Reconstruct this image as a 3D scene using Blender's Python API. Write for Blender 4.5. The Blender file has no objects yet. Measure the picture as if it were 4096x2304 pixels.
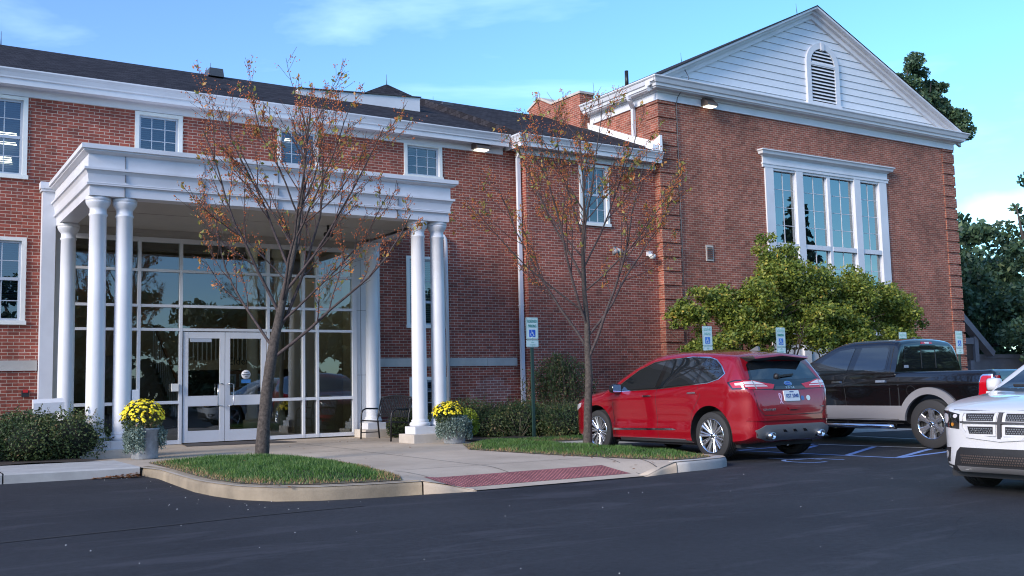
import bpy, bmesh, math, random
import numpy as np
from mathutils import Vector, Matrix
from mathutils.bvhtree import BVHTree
R = math.radians
S = bpy.context.scene
COL = S.collection
random.seed(7)
rng = np.random.default_rng(7)

# ------------------------------------------------------------------ camera
cam = bpy.data.cameras.new('camera')
cam.sensor_width = 36.0
cam.lens = 4025.2 / 4096 * 36.0
cam.clip_end = 2000
co = bpy.data.objects.new('camera', cam); COL.objects.link(co)
yaw, pit, rol = 0.56669651, 0.09586128, -0.02247271
cy_, sy_ = math.cos(yaw), math.sin(yaw)
A_ = np.array([[cy_, -sy_, 0], [0, 0, -1], [sy_, cy_, 0]])
P_ = np.array([[1, 0, 0], [0, math.cos(pit), math.sin(pit)], [0, -math.sin(pit), math.cos(pit)]])
Q_ = np.array([[math.cos(rol), -math.sin(rol), 0], [math.sin(rol), math.cos(rol), 0], [0, 0, 1]])
M_ = Q_ @ P_ @ A_
m4 = Matrix.Identity(4)
for i in range(3):
    m4[i][0] = M_[0][i]; m4[i][1] = -M_[1][i]; m4[i][2] = -M_[2][i]
m4.translation = Vector((0, 0, 1.4))
co.matrix_world = m4
S.camera = co

# ------------------------------------------------------------------ light
SUN_EL, SUN_AZ = R(23), R(-105)         # azimuth from +Y towards +X: the sun is on the left, veiled by thin cloud
CLOUD_DIR = (0.850, 0.507, 0.145)
w = bpy.data.worlds.new('World'); S.world = w; w.use_nodes = True
nt = w.node_tree; nt.nodes.clear()
def N(tree, t, **kw):
    n = tree.nodes.new(t)
    for k, v in kw.items():
        if k in n.inputs: n.inputs[k].default_value = v
        else: setattr(n, k, v)
    return n
sky = nt.nodes.new('ShaderNodeTexSky'); sky.sky_type = 'NISHITA'; sky.sun_disc = False
sky.sun_elevation = SUN_EL; sky.sun_rotation = SUN_AZ
sky.air_density = 1.0; sky.dust_density = 0.2; sky.ozone_density = 1.2
tint = N(nt, 'ShaderNodeMix', data_type='RGBA', blend_type='MULTIPLY'); tint.inputs[0].default_value = 1
tc = nt.nodes.new('ShaderNodeTexCoord')
sx_ = nt.nodes.new('ShaderNodeSeparateXYZ'); mr = N(nt, 'ShaderNodeMapRange'); mr.interpolation_type = 'SMOOTHSTEP'
mr.inputs[1].default_value = .05; mr.inputs[2].default_value = .85
tm = N(nt, 'ShaderNodeMix', data_type='RGBA'); tm.inputs[6].default_value = (0.55, 0.715, 1.03, 1); tm.inputs[7].default_value = (0.52, 0.85, 1.02, 1)
nt.links.new(tc.outputs['Generated'], sx_.inputs[0]); nt.links.new(sx_.outputs[0], mr.inputs[0]); nt.links.new(mr.outputs[0], tm.inputs[0]); nt.links.new(tm.outputs[2], tint.inputs[7])
mp = nt.nodes.new('ShaderNodeMapping'); mp.inputs['Scale'].default_value = (1.0, 1.6, 5.5); mp.inputs['Rotation'].default_value = (0.25, 0.12, 0.6)
no = N(nt, 'ShaderNodeTexNoise', Scale=1.7, Detail=6, Roughness=0.55, Distortion=0.5)
cr = nt.nodes.new('ShaderNodeValToRGB'); cr.color_ramp.elements[0].position = 0.50; cr.color_ramp.elements[1].position = 0.85
mixc = N(nt, 'ShaderNodeMix', data_type='RGBA'); mixc.inputs[7].default_value = (6.2, 8.2, 9.4, 1)
cf = N(nt, 'ShaderNodeMath', operation='MULTIPLY'); cf.inputs[1].default_value = 0.45
bg = nt.nodes.new('ShaderNodeBackground'); bg.inputs['Strength'].default_value = 0.135
ow = nt.nodes.new('ShaderNodeOutputWorld')
L = nt.links.new
L(sky.outputs[0], tint.inputs[6]); L(tc.outputs['Generated'], mp.inputs[0]); L(mp.outputs[0], no.inputs['Vector'])
sub = N(nt, 'ShaderNodeVectorMath', operation='SUBTRACT'); sub.inputs[1].default_value = CLOUD_DIR
ml = N(nt, 'ShaderNodeVectorMath', operation='MULTIPLY'); ml.inputs[1].default_value = (14, 14, 42)
ln = N(nt, 'ShaderNodeVectorMath', operation='LENGTH'); cn = N(nt, 'ShaderNodeTexNoise', Scale=22, Detail=4)
ad = N(nt, 'ShaderNodeMath', operation='ADD'); cr2 = N(nt, 'ShaderNodeMapRange'); cr2.inputs[1].default_value = 1.35; cr2.inputs[2].default_value = .75
mxm = N(nt, 'ShaderNodeMath', operation='MAXIMUM')
L(tc.outputs['Generated'], sub.inputs[0]); L(sub.outputs[0], ml.inputs[0]); L(ml.outputs[0], ln.inputs[0]); L(tc.outputs['Generated'], cn.inputs['Vector'])
L(ln.outputs['Value'], ad.inputs[0]); L(cn.outputs['Fac'], ad.inputs[1]); L(ad.outputs[0], cr2.inputs[0])
L(no.outputs['Fac'], cr.inputs[0]); L(cr.outputs[0], mxm.inputs[0]); L(cr2.outputs[0], mxm.inputs[1]); L(mxm.outputs[0], cf.inputs[0]); L(cf.outputs[0], mixc.inputs[0])
L(tint.outputs[2], mixc.inputs[6]); L(mixc.outputs[2], bg.inputs['Color']); L(bg.outputs[0], ow.inputs[0])
sl = bpy.data.lights.new('sun', 'SUN'); sl.energy = 2.0; sl.angle = R(20); sl.color = (1.0, 0.88, 0.77)
so = bpy.data.objects.new('sun', sl); COL.objects.link(so)
sd = Vector((math.sin(SUN_AZ) * math.cos(SUN_EL), math.cos(SUN_AZ) * math.cos(SUN_EL), math.sin(SUN_EL)))
so.rotation_euler = (-sd).to_track_quat('-Z', 'Y').to_euler()
so.location = sd * 50
S.view_settings.view_transform = 'Standard'; S.view_settings.look = 'None'
S.view_settings.exposure = 1.2; S.view_settings.gamma = 1
S.cycles.max_bounces = 7; S.cycles.transparent_max_bounces = 12; S.cycles.glossy_bounces = 4
S.cycles.use_denoising = True; S.cycles.filter_width = 1.1

# ------------------------------------------------------------------ ground heights
def G(x, y): return .10 - .004 * x + .0085 * y
def sst(a, b, t):
    t = min(1, max(0, (t - a) / (b - a))); return t * t * (3 - 2 * t)
def Ht(x, y):
    h = min(G(x, y) + .15, .355 - .006 * x)
    k = sst(5.45, 6.05, x) * (1 - sst(8.65, 9.28, x)) * (1 - sst(10.4, 11.9, y))
    return h * (1 - k) + (G(x, y) + .012) * k

# ------------------------------------------------------------------ materials
MATS = {}
def mat(name, col=(.5, .5, .5), rough=.6, metal=0, spec=.5, var=0, vscale=3, bump=0, bscale=40, coat=0, emis=0, alpha=None):
    m = bpy.data.materials.new(name); m.use_nodes = True; t = m.node_tree
    b = t.nodes['Principled BSDF']
    b.inputs['Base Color'].default_value = (*col, 1); b.inputs['Roughness'].default_value = rough
    b.inputs['Metallic'].default_value = metal; b.inputs['Specular IOR Level'].default_value = spec
    if coat: b.inputs['Coat Weight'].default_value = coat; b.inputs['Coat Roughness'].default_value = .03
    if emis: b.inputs['Emission Color'].default_value = (*col, 1); b.inputs['Emission Strength'].default_value = emis
    if var:
        tcx = N(t, 'ShaderNodeTexCoord'); n = N(t, 'ShaderNodeTexNoise', Scale=vscale, Detail=6, Roughness=.6)
        t.links.new(tcx.outputs['Object'], n.inputs['Vector'])
        r = N(t, 'ShaderNodeMapRange'); r.inputs[1].default_value = .3; r.inputs[2].default_value = .7
        r.inputs[3].default_value = 1 - var; r.inputs[4].default_value = 1 + var
        t.links.new(n.outputs['Fac'], r.inputs[0])
        mx = N(t, 'ShaderNodeMix', data_type='RGBA', blend_type='MULTIPLY'); mx.inputs[0].default_value = 1
        mx.inputs[6].default_value = (*col, 1); t.links.new(r.outputs[0], mx.inputs[7]); t.links.new(mx.outputs[2], b.inputs['Base Color'])
    if bump:
        tcx = N(t, 'ShaderNodeTexCoord'); n = N(t, 'ShaderNodeTexNoise', Scale=bscale, Detail=5, Roughness=.6)
        t.links.new(tcx.outputs['Object'], n.inputs['Vector'])
        bp = N(t, 'ShaderNodeBump', Strength=bump, Distance=.01); t.links.new(n.outputs['Fac'], bp.inputs['Height'])
        t.links.new(bp.outputs[0], b.inputs['Normal'])
    MATS[name] = m; return m

def brick_mat(name, c1, c2, mortar, ms=.010):
    m = mat(name, rough=.85); t = m.node_tree; b = t.nodes['Principled BSDF']
    uv = N(t, 'ShaderNodeUVMap')
    br = N(t, 'ShaderNodeTexBrick', Scale=1.0); br.offset = .5
    br.inputs['Color1'].default_value = (*c1, 1); br.inputs['Color2'].default_value = (*c2, 1); br.inputs['Mortar'].default_value = (*mortar, 1)
    br.inputs['Mortar Size'].default_value = ms; br.inputs['Mortar Smooth'].default_value = .2; br.inputs['Bias'].default_value = -.2
    br.inputs['Brick Width'].default_value = .200; br.inputs['Row Height'].default_value = .066
    t.links.new(uv.outputs[0], br.inputs['Vector'])
    # per-area tone and salt stains
    n1 = N(t, 'ShaderNodeTexNoise', Scale=.7, Detail=5); t.links.new(uv.outputs[0], n1.inputs['Vector'])
    r = N(t, 'ShaderNodeMapRange'); r.inputs[1].default_value = .3; r.inputs[2].default_value = .7; r.inputs[3].default_value = .76; r.inputs[4].default_value = 1.2
    t.links.new(n1.outputs['Fac'], r.inputs[0])
    # random tone of each single brick
    mpx = N(t, 'ShaderNodeMapping'); mpx.inputs['Scale'].default_value = (5.0, 15.15, 1); t.links.new(uv.outputs[0], mpx.inputs[0])
    vo = N(t, 'ShaderNodeTexWhiteNoise', noise_dimensions='2D')
    fl = N(t, 'ShaderNodeVectorMath', operation='FLOOR'); t.links.new(mpx.outputs[0], fl.inputs[0]); t.links.new(fl.outputs[0], vo.inputs['Vector'])
    r2 = N(t, 'ShaderNodeMapRange'); r2.inputs[3].default_value = .78; r2.inputs[4].default_value = 1.25
    t.links.new(vo.outputs[0], r2.inputs[0])
    mps = N(t, 'ShaderNodeMapping'); mps.inputs['Scale'].default_value = (2.6, .28, 1); t.links.new(uv.outputs[0], mps.inputs[0])
    ns = N(t, 'ShaderNodeTexNoise', Scale=1.0, Detail=7, Roughness=.65); t.links.new(mps.outputs[0], ns.inputs['Vector'])
    rs = N(t, 'ShaderNodeMapRange'); rs.inputs[1].default_value = .35; rs.inputs[2].default_value = .62; rs.inputs[3].default_value = .84; rs.inputs[4].default_value = 1.05; t.links.new(ns.outputs['Fac'], rs.inputs[0])
    ms_ = N(t, 'ShaderNodeMath', operation='MULTIPLY'); t.links.new(r.outputs[0], ms_.inputs[0]); t.links.new(rs.outputs[0], ms_.inputs[1])
    mm = N(t, 'ShaderNodeMath', operation='MULTIPLY'); t.links.new(ms_.outputs[0], mm.inputs[0]); t.links.new(r2.outputs[0], mm.inputs[1])
    mx = N(t, 'ShaderNodeMix', data_type='RGBA', blend_type='MULTIPLY'); mx.inputs[0].default_value = 1
    t.links.new(br.outputs['Color'], mx.inputs[6]); t.links.new(mm.outputs[0], mx.inputs[7])
    n2 = N(t, 'ShaderNodeTexNoise', Scale=2.3, Detail=9, Roughness=.7); t.links.new(uv.outputs[0], n2.inputs['Vector'])
    c2r = N(t, 'ShaderNodeValToRGB'); c2r.color_ramp.elements[0].position = .60; c2r.color_ramp.elements[1].position = .80
    t.links.new(n2.outputs['Fac'], c2r.inputs[0])
    sc = N(t, 'ShaderNodeMath', operation='MULTIPLY'); sc.inputs[1].default_value = .45; t.links.new(c2r.outputs[0], sc.inputs[0])
    mx2 = N(t, 'ShaderNodeMix', data_type='RGBA'); mx2.inputs[7].default_value = (.42, .36, .34, 1)
    t.links.new(sc.outputs[0], mx2.inputs[0]); t.links.new(mx.outputs[2], mx2.inputs[6]); t.links.new(mx2.outputs[2], b.inputs['Base Color'])
    bp = N(t, 'ShaderNodeBump', Strength=.5, Distance=.006); bp.invert = True
    t.links.new(br.outputs['Fac'], bp.inputs['Height']); t.links.new(bp.outputs[0], b.inputs['Normal'])
    return m
brick_mat('brick', (.270, .060, .037), (.180, .040, .029), (.44, .34, .27), .0060)
brick_mat('brick_hall', (.285, .078, .047), (.200, .054, .036), (.42, .33, .25), .0052)
brick_mat('brick_pale', (.30, .105, .085), (.23, .075, .062), (.50, .43, .38), .007)
mat('limestone', (.42, .40, .37), .8, var=.15, vscale=2.5, bump=.2)
mat('white_paint', (.60, .615, .65), .45, var=.08, vscale=1.2)
mat('white_column', (.63, .645, .675), .4, var=.05, vscale=1.5)
mat('flashing', (.85, .85, .85), .35)
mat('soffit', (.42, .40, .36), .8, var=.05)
mat('siding', (.64, .67, .71), .5, var=.04)
mat('dark', (.012, .012, .014), .7)
mat('dark_gap_shade', (.05, .05, .055), .8)
mat('curtain', (.16, .18, .16), .8)
mat('window_trim', (.72, .72, .68), .5, var=.06, vscale=5)
mat('sash_blue', (.40, .45, .52), .5)
mat('blind', (.26, .30, .36), .5)
mat('stone_base', (.46, .42, .37), .85, var=.12, vscale=4, bump=.3)
mat('bronze', (.10, .075, .065), .45, metal=.3)
mat('lamp', (1, .93, .78), .5, emis=.9)
mat('lobby_lamp', (1, .90, .72), .5, emis=14)
mat('lamp_office', (1, .90, .70), .5, emis=2.2)
mat('black_metal', (.018, .018, .02), .35, metal=.2)
mat('steel', (.55, .56, .58), .25, metal=1)
mat('rod', (.10, .10, .11), .5, metal=.6)
mat('red_plastic', (.5, .02, .02), .4)
mat('mulch', (.035, .024, .018), .95, var=.5, vscale=18, bump=1, bscale=60)
mat('soil', (.10, .085, .05), .95, var=.5, vscale=7, bump=.8, bscale=50)
mat('curb_stone', (.25, .205, .145), .9, var=.28, vscale=2.2, bump=.5, bscale=60)
mat('curb_new', (.40, .39, .37), .9, var=.14, vscale=3, bump=.3, bscale=60)
mat('tactile', (.25, .09, .09), .8, var=.25, vscale=6)
mat('pot', (.25, .27, .29), .6, var=.35, vscale=7, bump=.2)
mat('sign_white', (.62, .76, .74), .4, var=.05)
mat('sign_green', (.02, .22, .17), .5)
mat('sign_pale_green', (.30, .55, .50), .5)
mat('sign_blue', (.01, .09, .55), .4)
mat('sign_blue_faded', (.06, .20, .60), .5)
mat('post_green', (.02, .05, .04), .5)
mat('paint_blue', (.16, .26, .50), .8, var=.3, vscale=6)
mat('paint_white', (.45, .47, .50), .8, var=.3, vscale=6)
mat('leaf_litter', (.22, .09, .03), .8, var=.5, vscale=30)
mat('rubber', (.022, .022, .023), .75, bump=.3, bscale=60)
mat('chrome', (.80, .81, .83), .10, metal=1)
mat('rim_metal', (.58, .59, .62), .18, metal=.85, coat=.8)
mat('black_plastic', (.02, .02, .022), .5)
mat('trim_gloss', (.008, .008, .009), .08, coat=1)
mat('car_red', (.27, .001, .010), .20, metal=.22, coat=1)
mat('car_black', (.005, .005, .006), .12, coat=1)
mat('car_silver', (.30, .297, .31), .35, metal=.3, coat=.6)
mat('car_white', (.58, .58, .59), .3, coat=1)
mat('car_grey', (.16, .17, .18), .5, metal=.3)
mat('lens_red', (.45, .004, .012), .1, coat=1)
mat('lens_clear', (.62, .60, .62), .12, coat=1)
mat('lens_amber', (.55, .22, .03), .2)
mat('car_glass', (.010, .013, .016), .03, spec=.9, coat=1)
mat('plate', (.55, .62, .66), .4)
mat('plate_ink', (.04, .08, .25), .5)
mat('brand_blue', (.01, .04, .25), .2, coat=1)
mat('pink', (.70, .45, .62), .5)
mat('wood', (.16, .08, .04), .5)
mat('room_wall', (.42, .36, .26), .9)
mat('room_floor', (.12, .10, .08), .4)
mat('shed', (.20, .19, .20), .85, var=.1)
mat('bark', (.066, .054, .046), .9, var=.6, vscale=26, bump=1, bscale=45)
mat('limb', (.060, .044, .042), .85, var=.5, vscale=16, bump=.6)
mat('bark_dark', (.055, .046, .040), .9, var=.3, vscale=14)
mat('twig', (.070, .040, .038), .8, var=.3, vscale=9)
mat('berry', (.50, .14, .04), .5)
mat('petal', (.90, .70, .02), .6)
mat('mat_dark', (.05, .045, .045), .95)
mat('patch_dark', (.017, .018, .021), .8)
mat('carpet_blue', (.03, .16, .42), .6)

def leaf_mat(name, stops, rough=.55, trans=.25):
    m = bpy.data.materials.new(name); m.use_nodes = True; t = m.node_tree; b = t.nodes['Principled BSDF']
    at = N(t, 'ShaderNodeAttribute'); at.attribute_name = 'tone'
    r = N(t, 'ShaderNodeValToRGB')
    e = r.color_ramp.elements
    e[0].position, e[0].color = stops[0][0], (*stops[0][1], 1)
    e[1].position, e[1].color = stops[-1][0], (*stops[-1][1], 1)
    for p, c in stops[1:-1]:
        q = e.new(p); q.color = (*c, 1)
    t.links.new(at.outputs['Fac'], r.inputs[0]); t.links.new(r.outputs[0], b.inputs['Base Color'])
    b.inputs['Roughness'].default_value = rough
    tr = N(t, 'ShaderNodeBsdfTranslucent'); t.links.new(r.outputs[0], tr.inputs[0])
    ms = N(t, 'ShaderNodeMixShader'); ms.inputs[0].default_value = trans
    o = t.nodes['Material Output']
    t.links.new(b.outputs[0], ms.inputs[1]); t.links.new(tr.outputs[0], ms.inputs[2]); t.links.new(ms.outputs[0], o.inputs[0])
    MATS[name] = m; return m
leaf_mat('leaf_green', [(0, (.06, .10, .015)), (.40, (.13, .185, .026)), (.82, (.31, .33, .05)), (1, (.50, .34, .06))])
leaf_mat('leaf_bush', [(0, (.018, .040, .013)), (.5, (.055, .095, .028)), (.86, (.14, .16, .05)), (1, (.34, .22, .12))], .6)
leaf_mat('leaf_far', [(0, (.026, .060, .036)), (.6, (.065, .125, .062)), (1, (.15, .21, .08))])
leaf_mat('leaf_conifer', [(0, (.010, .025, .016)), (1, (.030, .055, .025))])
leaf_mat('leaf_sparse', [(0, (.10, .14, .03)), (.5, (.30, .28, .06)), (1, (.50, .19, .05))])
leaf_mat('leaf_silver', [(0, (.08, .12, .10)), (.6, (.17, .24, .20)), (1, (.36, .45, .40))])
leaf_mat('leaf_lime', [(0, (.06, .12, .01)), (.6, (.20, .28, .02)), (1, (.42, .42, .03))])
leaf_mat('grass_blade', [(0, (.030, .085, .014)), (.55, (.075, .165, .030)), (.85, (.13, .21, .05)), (1, (.34, .22, .11))])

def glass_mat(name, ior, tintc, rough=0.0):
    m = bpy.data.materials.new(name); m.use_nodes = True; t = m.node_tree; t.nodes.remove(t.nodes['Principled BSDF'])
    fr = N(t, 'ShaderNodeFresnel', IOR=ior); tr = N(t, 'ShaderNodeBsdfTransparent'); tr.inputs[0].default_value = (*tintc, 1)
    gl = N(t, 'ShaderNodeBsdfGlossy', Roughness=rough); gl.inputs[0].default_value = (.84, .94, 1, 1)
    ms = N(t, 'ShaderNodeMixShader'); o = t.nodes['Material Output']
    tcx = N(t, 'ShaderNodeTexCoord'); n = N(t, 'ShaderNodeTexNoise', Scale=1.1, Detail=2)
    t.links.new(tcx.outputs['Object'], n.inputs['Vector'])
    bp = N(t, 'ShaderNodeBump', Strength=.12, Distance=.02); t.links.new(n.outputs['Fac'], bp.inputs['Height']); t.links.new(bp.outputs[0], gl.inputs['Normal'])
    t.links.new(fr.outputs[0], ms.inputs[0]); t.links.new(tr.outputs[0], ms.inputs[1]); t.links.new(gl.outputs[0], ms.inputs[2]); t.links.new(ms.outputs[0], o.inputs[0])
    MATS[name] = m
glass_mat('glass', 2.2, (.66, .78, .78))
mat('blind_dark', (.075, .095, .15), .5)
glass_mat('glass_hall', 3.0, (.50, .72, .72))

def asphalt():
    m = mat('asphalt', rough=.82, spec=.28); t = m.node_tree; b = t.nodes['Principled BSDF']
    tcx = N(t, 'ShaderNodeTexCoord')
    def noise(s, d, ro=.6):
        n = N(t, 'ShaderNodeTexNoise', Scale=s, Detail=d, Roughness=ro); t.links.new(tcx.outputs['Object'], n.inputs['Vector']); return n
    a = noise(.35, 6); r = N(t, 'ShaderNodeValToRGB'); e = r.color_ramp.elements
    e[0].position = .3; e[0].color = (.016, .0175, .022, 1); e[1].position = .72; e[1].color = (.034, .036, .042, 1)
    t.links.new(a.outputs['Fac'], r.inputs[0])
    c = noise(140, 2, .8); r2 = N(t, 'ShaderNodeMapRange'); r2.inputs[1].default_value = .35; r2.inputs[2].default_value = .7; r2.inputs[3].default_value = .7; r2.inputs[4].default_value = 1.5
    t.links.new(c.outputs['Fac'], r2.inputs[0])
    mx = N(t, 'ShaderNodeMix', data_type='RGBA', blend_type='MULTIPLY'); mx.inputs[0].default_value = 1
    md_ = noise(16, 6, .75); r4 = N(t, 'ShaderNodeMapRange'); r4.inputs[1].default_value = .3; r4.inputs[2].default_value = .7; r4.inputs[3].default_value = .72; r4.inputs[4].default_value = 1.3
    t.links.new(md_.outputs['Fac'], r4.inputs[0]); m4_ = N(t, 'ShaderNodeMath', operation='MULTIPLY'); t.links.new(r2.outputs[0], m4_.inputs[0]); t.links.new(r4.outputs[0], m4_.inputs[1])
    t.links.new(r.outputs[0], mx.inputs[6]); t.links.new(m4_.outputs[0], mx.inputs[7])
    # tyre scuffs, long in x
    mp_ = N(t, 'ShaderNodeMapping'); mp_.inputs['Scale'].default_value = (.35, 1.6, 1); mp_.inputs['Rotation'].default_value = (0, 0, .25)
    t.links.new(tcx.outputs['Object'], mp_.inputs[0])
    n3 = N(t, 'ShaderNodeTexNoise', Scale=1.6, Detail=8, Roughness=.65, Distortion=.6); t.links.new(mp_.outputs[0], n3.inputs['Vector'])
    r3 = N(t, 'ShaderNodeValToRGB'); r3.color_ramp.elements[0].position = .54; r3.color_ramp.elements[1].position = .64
    t.links.new(n3.outputs['Fac'], r3.inputs[0]); s3 = N(t, 'ShaderNodeMath', operation='MULTIPLY'); s3.inputs[1].default_value = .42; t.links.new(r3.outputs[0], s3.inputs[0])
    mx3 = N(t, 'ShaderNodeMix', data_type='RGBA'); mx3.inputs[7].default_value = (.066, .066, .078, 1)
    t.links.new(s3.outputs[0], mx3.inputs[0]); t.links.new(mx.outputs[2], mx3.inputs[6]); t.links.new(mx3.outputs[2], b.inputs['Base Color'])
    # small pale stones
    v = N(t, 'ShaderNodeTexVoronoi', Scale=2.6); t.links.new(tcx.outputs['Object'], v.inputs['Vector'])
    bp = N(t, 'ShaderNodeBump', Strength=.6, Distance=.006); t.links.new(c.outputs['Fac'], bp.inputs['Height']); t.links.new(bp.outputs[0], b.inputs['Normal'])
asphalt()
def concrete():
    m = mat('concrete', rough=.85); t = m.node_tree; b = t.nodes['Principled BSDF']
    tcx = N(t, 'ShaderNodeTexCoord')
    n = N(t, 'ShaderNodeTexNoise', Scale=.9, Detail=9, Roughness=.62); t.links.new(tcx.outputs['Object'], n.inputs['Vector'])
    r = N(t, 'ShaderNodeValToRGB'); e = r.color_ramp.elements
    e[0].position = .28; e[0].color = (.35, .285, .215, 1); e[1].position = .7; e[1].color = (.53, .44, .34, 1)
    t.links.new(n.outputs['Fac'], r.inputs[0])
    n2 = N(t, 'ShaderNodeTexNoise', Scale=60, Detail=3, Roughness=.7); t.links.new(tcx.outputs['Object'], n2.inputs['Vector'])
    r2 = N(t, 'ShaderNodeMapRange'); r2.inputs[3].default_value = .82; r2.inputs[4].default_value = 1.18; t.links.new(n2.outputs['Fac'], r2.inputs[0])
    mx = N(t, 'ShaderNodeMix', data_type='RGBA', blend_type='MULTIPLY'); mx.inputs[0].default_value = 1
    t.links.new(r.outputs[0], mx.inputs[6]); t.links.new(r2.outputs[0], mx.inputs[7]); t.links.new(mx.outputs[2], b.inputs['Base Color'])
    bp = N(t, 'ShaderNodeBump', Strength=.25, Distance=.004); t.links.new(n2.outputs['Fac'], bp.inputs['Height']); t.links.new(bp.outputs[0], b.inputs['Normal'])
concrete()
def shingle():
    m = mat('shingle', rough=.95, spec=.08); t = m.node_tree; b = t.nodes['Principled BSDF']
    uv = N(t, 'ShaderNodeUVMap')
    br = N(t, 'ShaderNodeTexBrick', Scale=1.0)
    br.inputs['Color1'].default_value = (.048, .046, .054, 1); br.inputs['Color2'].default_value = (.022, .021, .026, 1); br.inputs['Mortar'].default_value = (.010, .010, .011, 1)
    br.inputs['Mortar Size'].default_value = .006; br.inputs['Brick Width'].default_value = .17; br.inputs['Row Height'].default_value = .13
    t.links.new(uv.outputs[0], br.inputs['Vector']); t.links.new(br.outputs['Color'], b.inputs['Base Color'])
shingle()

# ------------------------------------------------------------------ mesh helpers
class MB:
    def __init__(s): s.v = []; s.f = []; s.m = []; s.mats = []; s.sm = []
    def mi(s, name):
        if name not in s.mats: s.mats.append(name)
        return s.mats.index(name)
    def face(s, pts, mname, smooth=False):
        i = len(s.v); s.v.extend([tuple(map(float, p)) for p in pts]); s.f.append(tuple(range(i, i + len(pts)))); s.m.append(s.mi(mname)); s.sm.append(smooth)
    def raw(s, vs, fs, mname, smooth=False):
        i = len(s.v); s.v.extend([tuple(map(float, p)) for p in vs]); k = s.mi(mname)
        for f in fs: s.f.append(tuple(a + i for a in f)); s.m.append(k); s.sm.append(smooth)
    def box(s, x0, x1, y0, y1, z0, z1, mname, rot=None, piv=None):
        vs = [Vector((x, y, z)) for z in (z0, z1) for y in (y0, y1) for x in (x0, x1)]
        if rot is not None:
            piv = Vector(piv or ((x0 + x1) / 2, (y0 + y1) / 2, (z0 + z1) / 2)); vs = [piv + rot @ (p - piv) for p in vs]
        s.raw(vs, [(0, 2, 3, 1), (4, 5, 7, 6), (0, 1, 5, 4), (2, 6, 7, 3), (0, 4, 6, 2), (1, 3, 7, 5)], mname); return s
    def bar(s, a, b, wd, th, mname, up=(0, 0, 1)):
        a, b = Vector(a), Vector(b); d = (b - a).normalized(); u = Vector(up)
        if abs(d.dot(u)) > .98: u = Vector((0, 1, 0))
        sd_ = d.cross(u).normalized() * wd / 2; uu = sd_.cross(d).normalized() * th / 2
        vs = [p + i * sd_ + j * uu for p in (a, b) for i, j in ((-1, -1), (1, -1), (1, 1), (-1, 1))]
        s.raw(vs, [(0, 1, 2, 3), (7, 6, 5, 4), (0, 4, 5, 1), (1, 5, 6, 2), (2, 6, 7, 3), (3, 7, 4, 0)], mname); return s
    def tube(s, pts, rad, mname, n=8, smooth=True, cap=True):
        pts = [Vector(p) for p in pts]
        if not hasattr(rad, '__len__'): rad = [rad] * len(pts)
        vs = []; fs = []; prev = None
        for i, p in enumerate(pts):
            d = (pts[min(i + 1, len(pts) - 1)] - pts[max(i - 1, 0)])
            d = d.normalized() if d.length > 1e-9 else Vector((0, 0, 1))
            if prev is None: u = d.orthogonal().normalized()
            else:
                u = prev - d * prev.dot(d)
                u = u.normalized() if u.length > 1e-6 else d.orthogonal().normalized()
            prev = u; q = d.cross(u)
            for k in range(n):
                a = 2 * math.pi * k / n; vs.append(p + rad[i] * (u * math.cos(a) + q * math.sin(a)))
        for i in range(len(pts) - 1):
            for k in range(n):
                fs.append((i * n + k, i * n + (k + 1) % n, (i + 1) * n + (k + 1) % n, (i + 1) * n + k))
        if cap: fs.append(tuple(range(n - 1, -1, -1))); fs.append(tuple(range((len(pts) - 1) * n, len(pts) * n)))
        s.raw(vs, fs, mname, smooth); return s
    def lathe(s, prof, c, mname, n=28, axis='z', smooth=True, a0=0, a1=2 * math.pi):
        vs = []; fs = []; full = abs(a1 - a0 - 2 * math.pi) < 1e-6; m = n if full else n + 1
        for r_, h in prof:
            for k in range(m):
                a = a0 + (a1 - a0) * k / n; p, q = r_ * math.cos(a), r_ * math.sin(a)
                vs.append({'z': (c[0] + p, c[1] + q, c[2] + h), 'y': (c[0] + p, c[1] + h, c[2] - q), 'x': (c[0] + h, c[1] + p, c[2] + q)}[axis])
        for i in range(len(prof) - 1):
            for k in range(n):
                k2 = (k + 1) % m
                fs.append((i * m + k, i * m + k2, (i + 1) * m + k2, (i + 1) * m + k))
        s.raw(vs, fs, mname, smooth); return s
    def prism(s, poly, fn, a, b, mname, smooth=False):
        """poly: 2D outline; fn(u,v,w) -> 3D; extruded from w=a to w=b"""
        n = len(poly); vs = [fn(u, v, a) for u, v in poly] + [fn(u, v, b) for u, v in poly]
        fs = [tuple(range(n)), tuple(range(2 * n - 1, n - 1, -1))] + [(i, i + n, (i + 1) % n + n, (i + 1) % n) for i in range(n)]
        s.raw(vs, fs, mname, smooth); return s
    def build(s, name, parent=None, off=None, merge=False, bevel=0, autosmooth=None):
        me = bpy.data.meshes.new(name)
        o3 = np.array(off) if off is not None else (np.array(parent['_org']) if parent is not None and '_org' in parent else np.zeros(3))
        V = np.array(s.v, dtype=float).reshape(-1, 3)
        me.from_pydata((V - o3).tolist(), [], s.f)
        for m_ in s.mats: me.materials.append(MATS[m_])
        me.polygons.foreach_set('material_index', s.m); me.polygons.foreach_set('use_smooth', s.sm)
        me.update()
        uvl = me.uv_layers.new(name='uv'); nL = len(me.loops)
        li = np.empty(nL, dtype=np.int64); me.loops.foreach_get('vertex_index', li)
        nn = np.empty(len(me.polygons) * 3); me.polygons.foreach_get('normal', nn); nn = nn.reshape(-1, 3)
        lt = np.empty(len(me.polygons), dtype=np.int64); me.polygons.foreach_get('loop_total', lt)
        pn = np.repeat(nn, lt, axis=0); P = V[li]
        ax = np.abs(pn[:, 0]) > np.abs(pn[:, 1])
        U = np.where(ax, P[:, 1], P[:, 0]); W = P[:, 2].copy()
        flat = np.abs(pn[:, 2]) > .9
        sl_ = (~flat) & (np.abs(pn[:, 2]) > .25)
        W = np.where(flat, P[:, 1], W)
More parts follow.
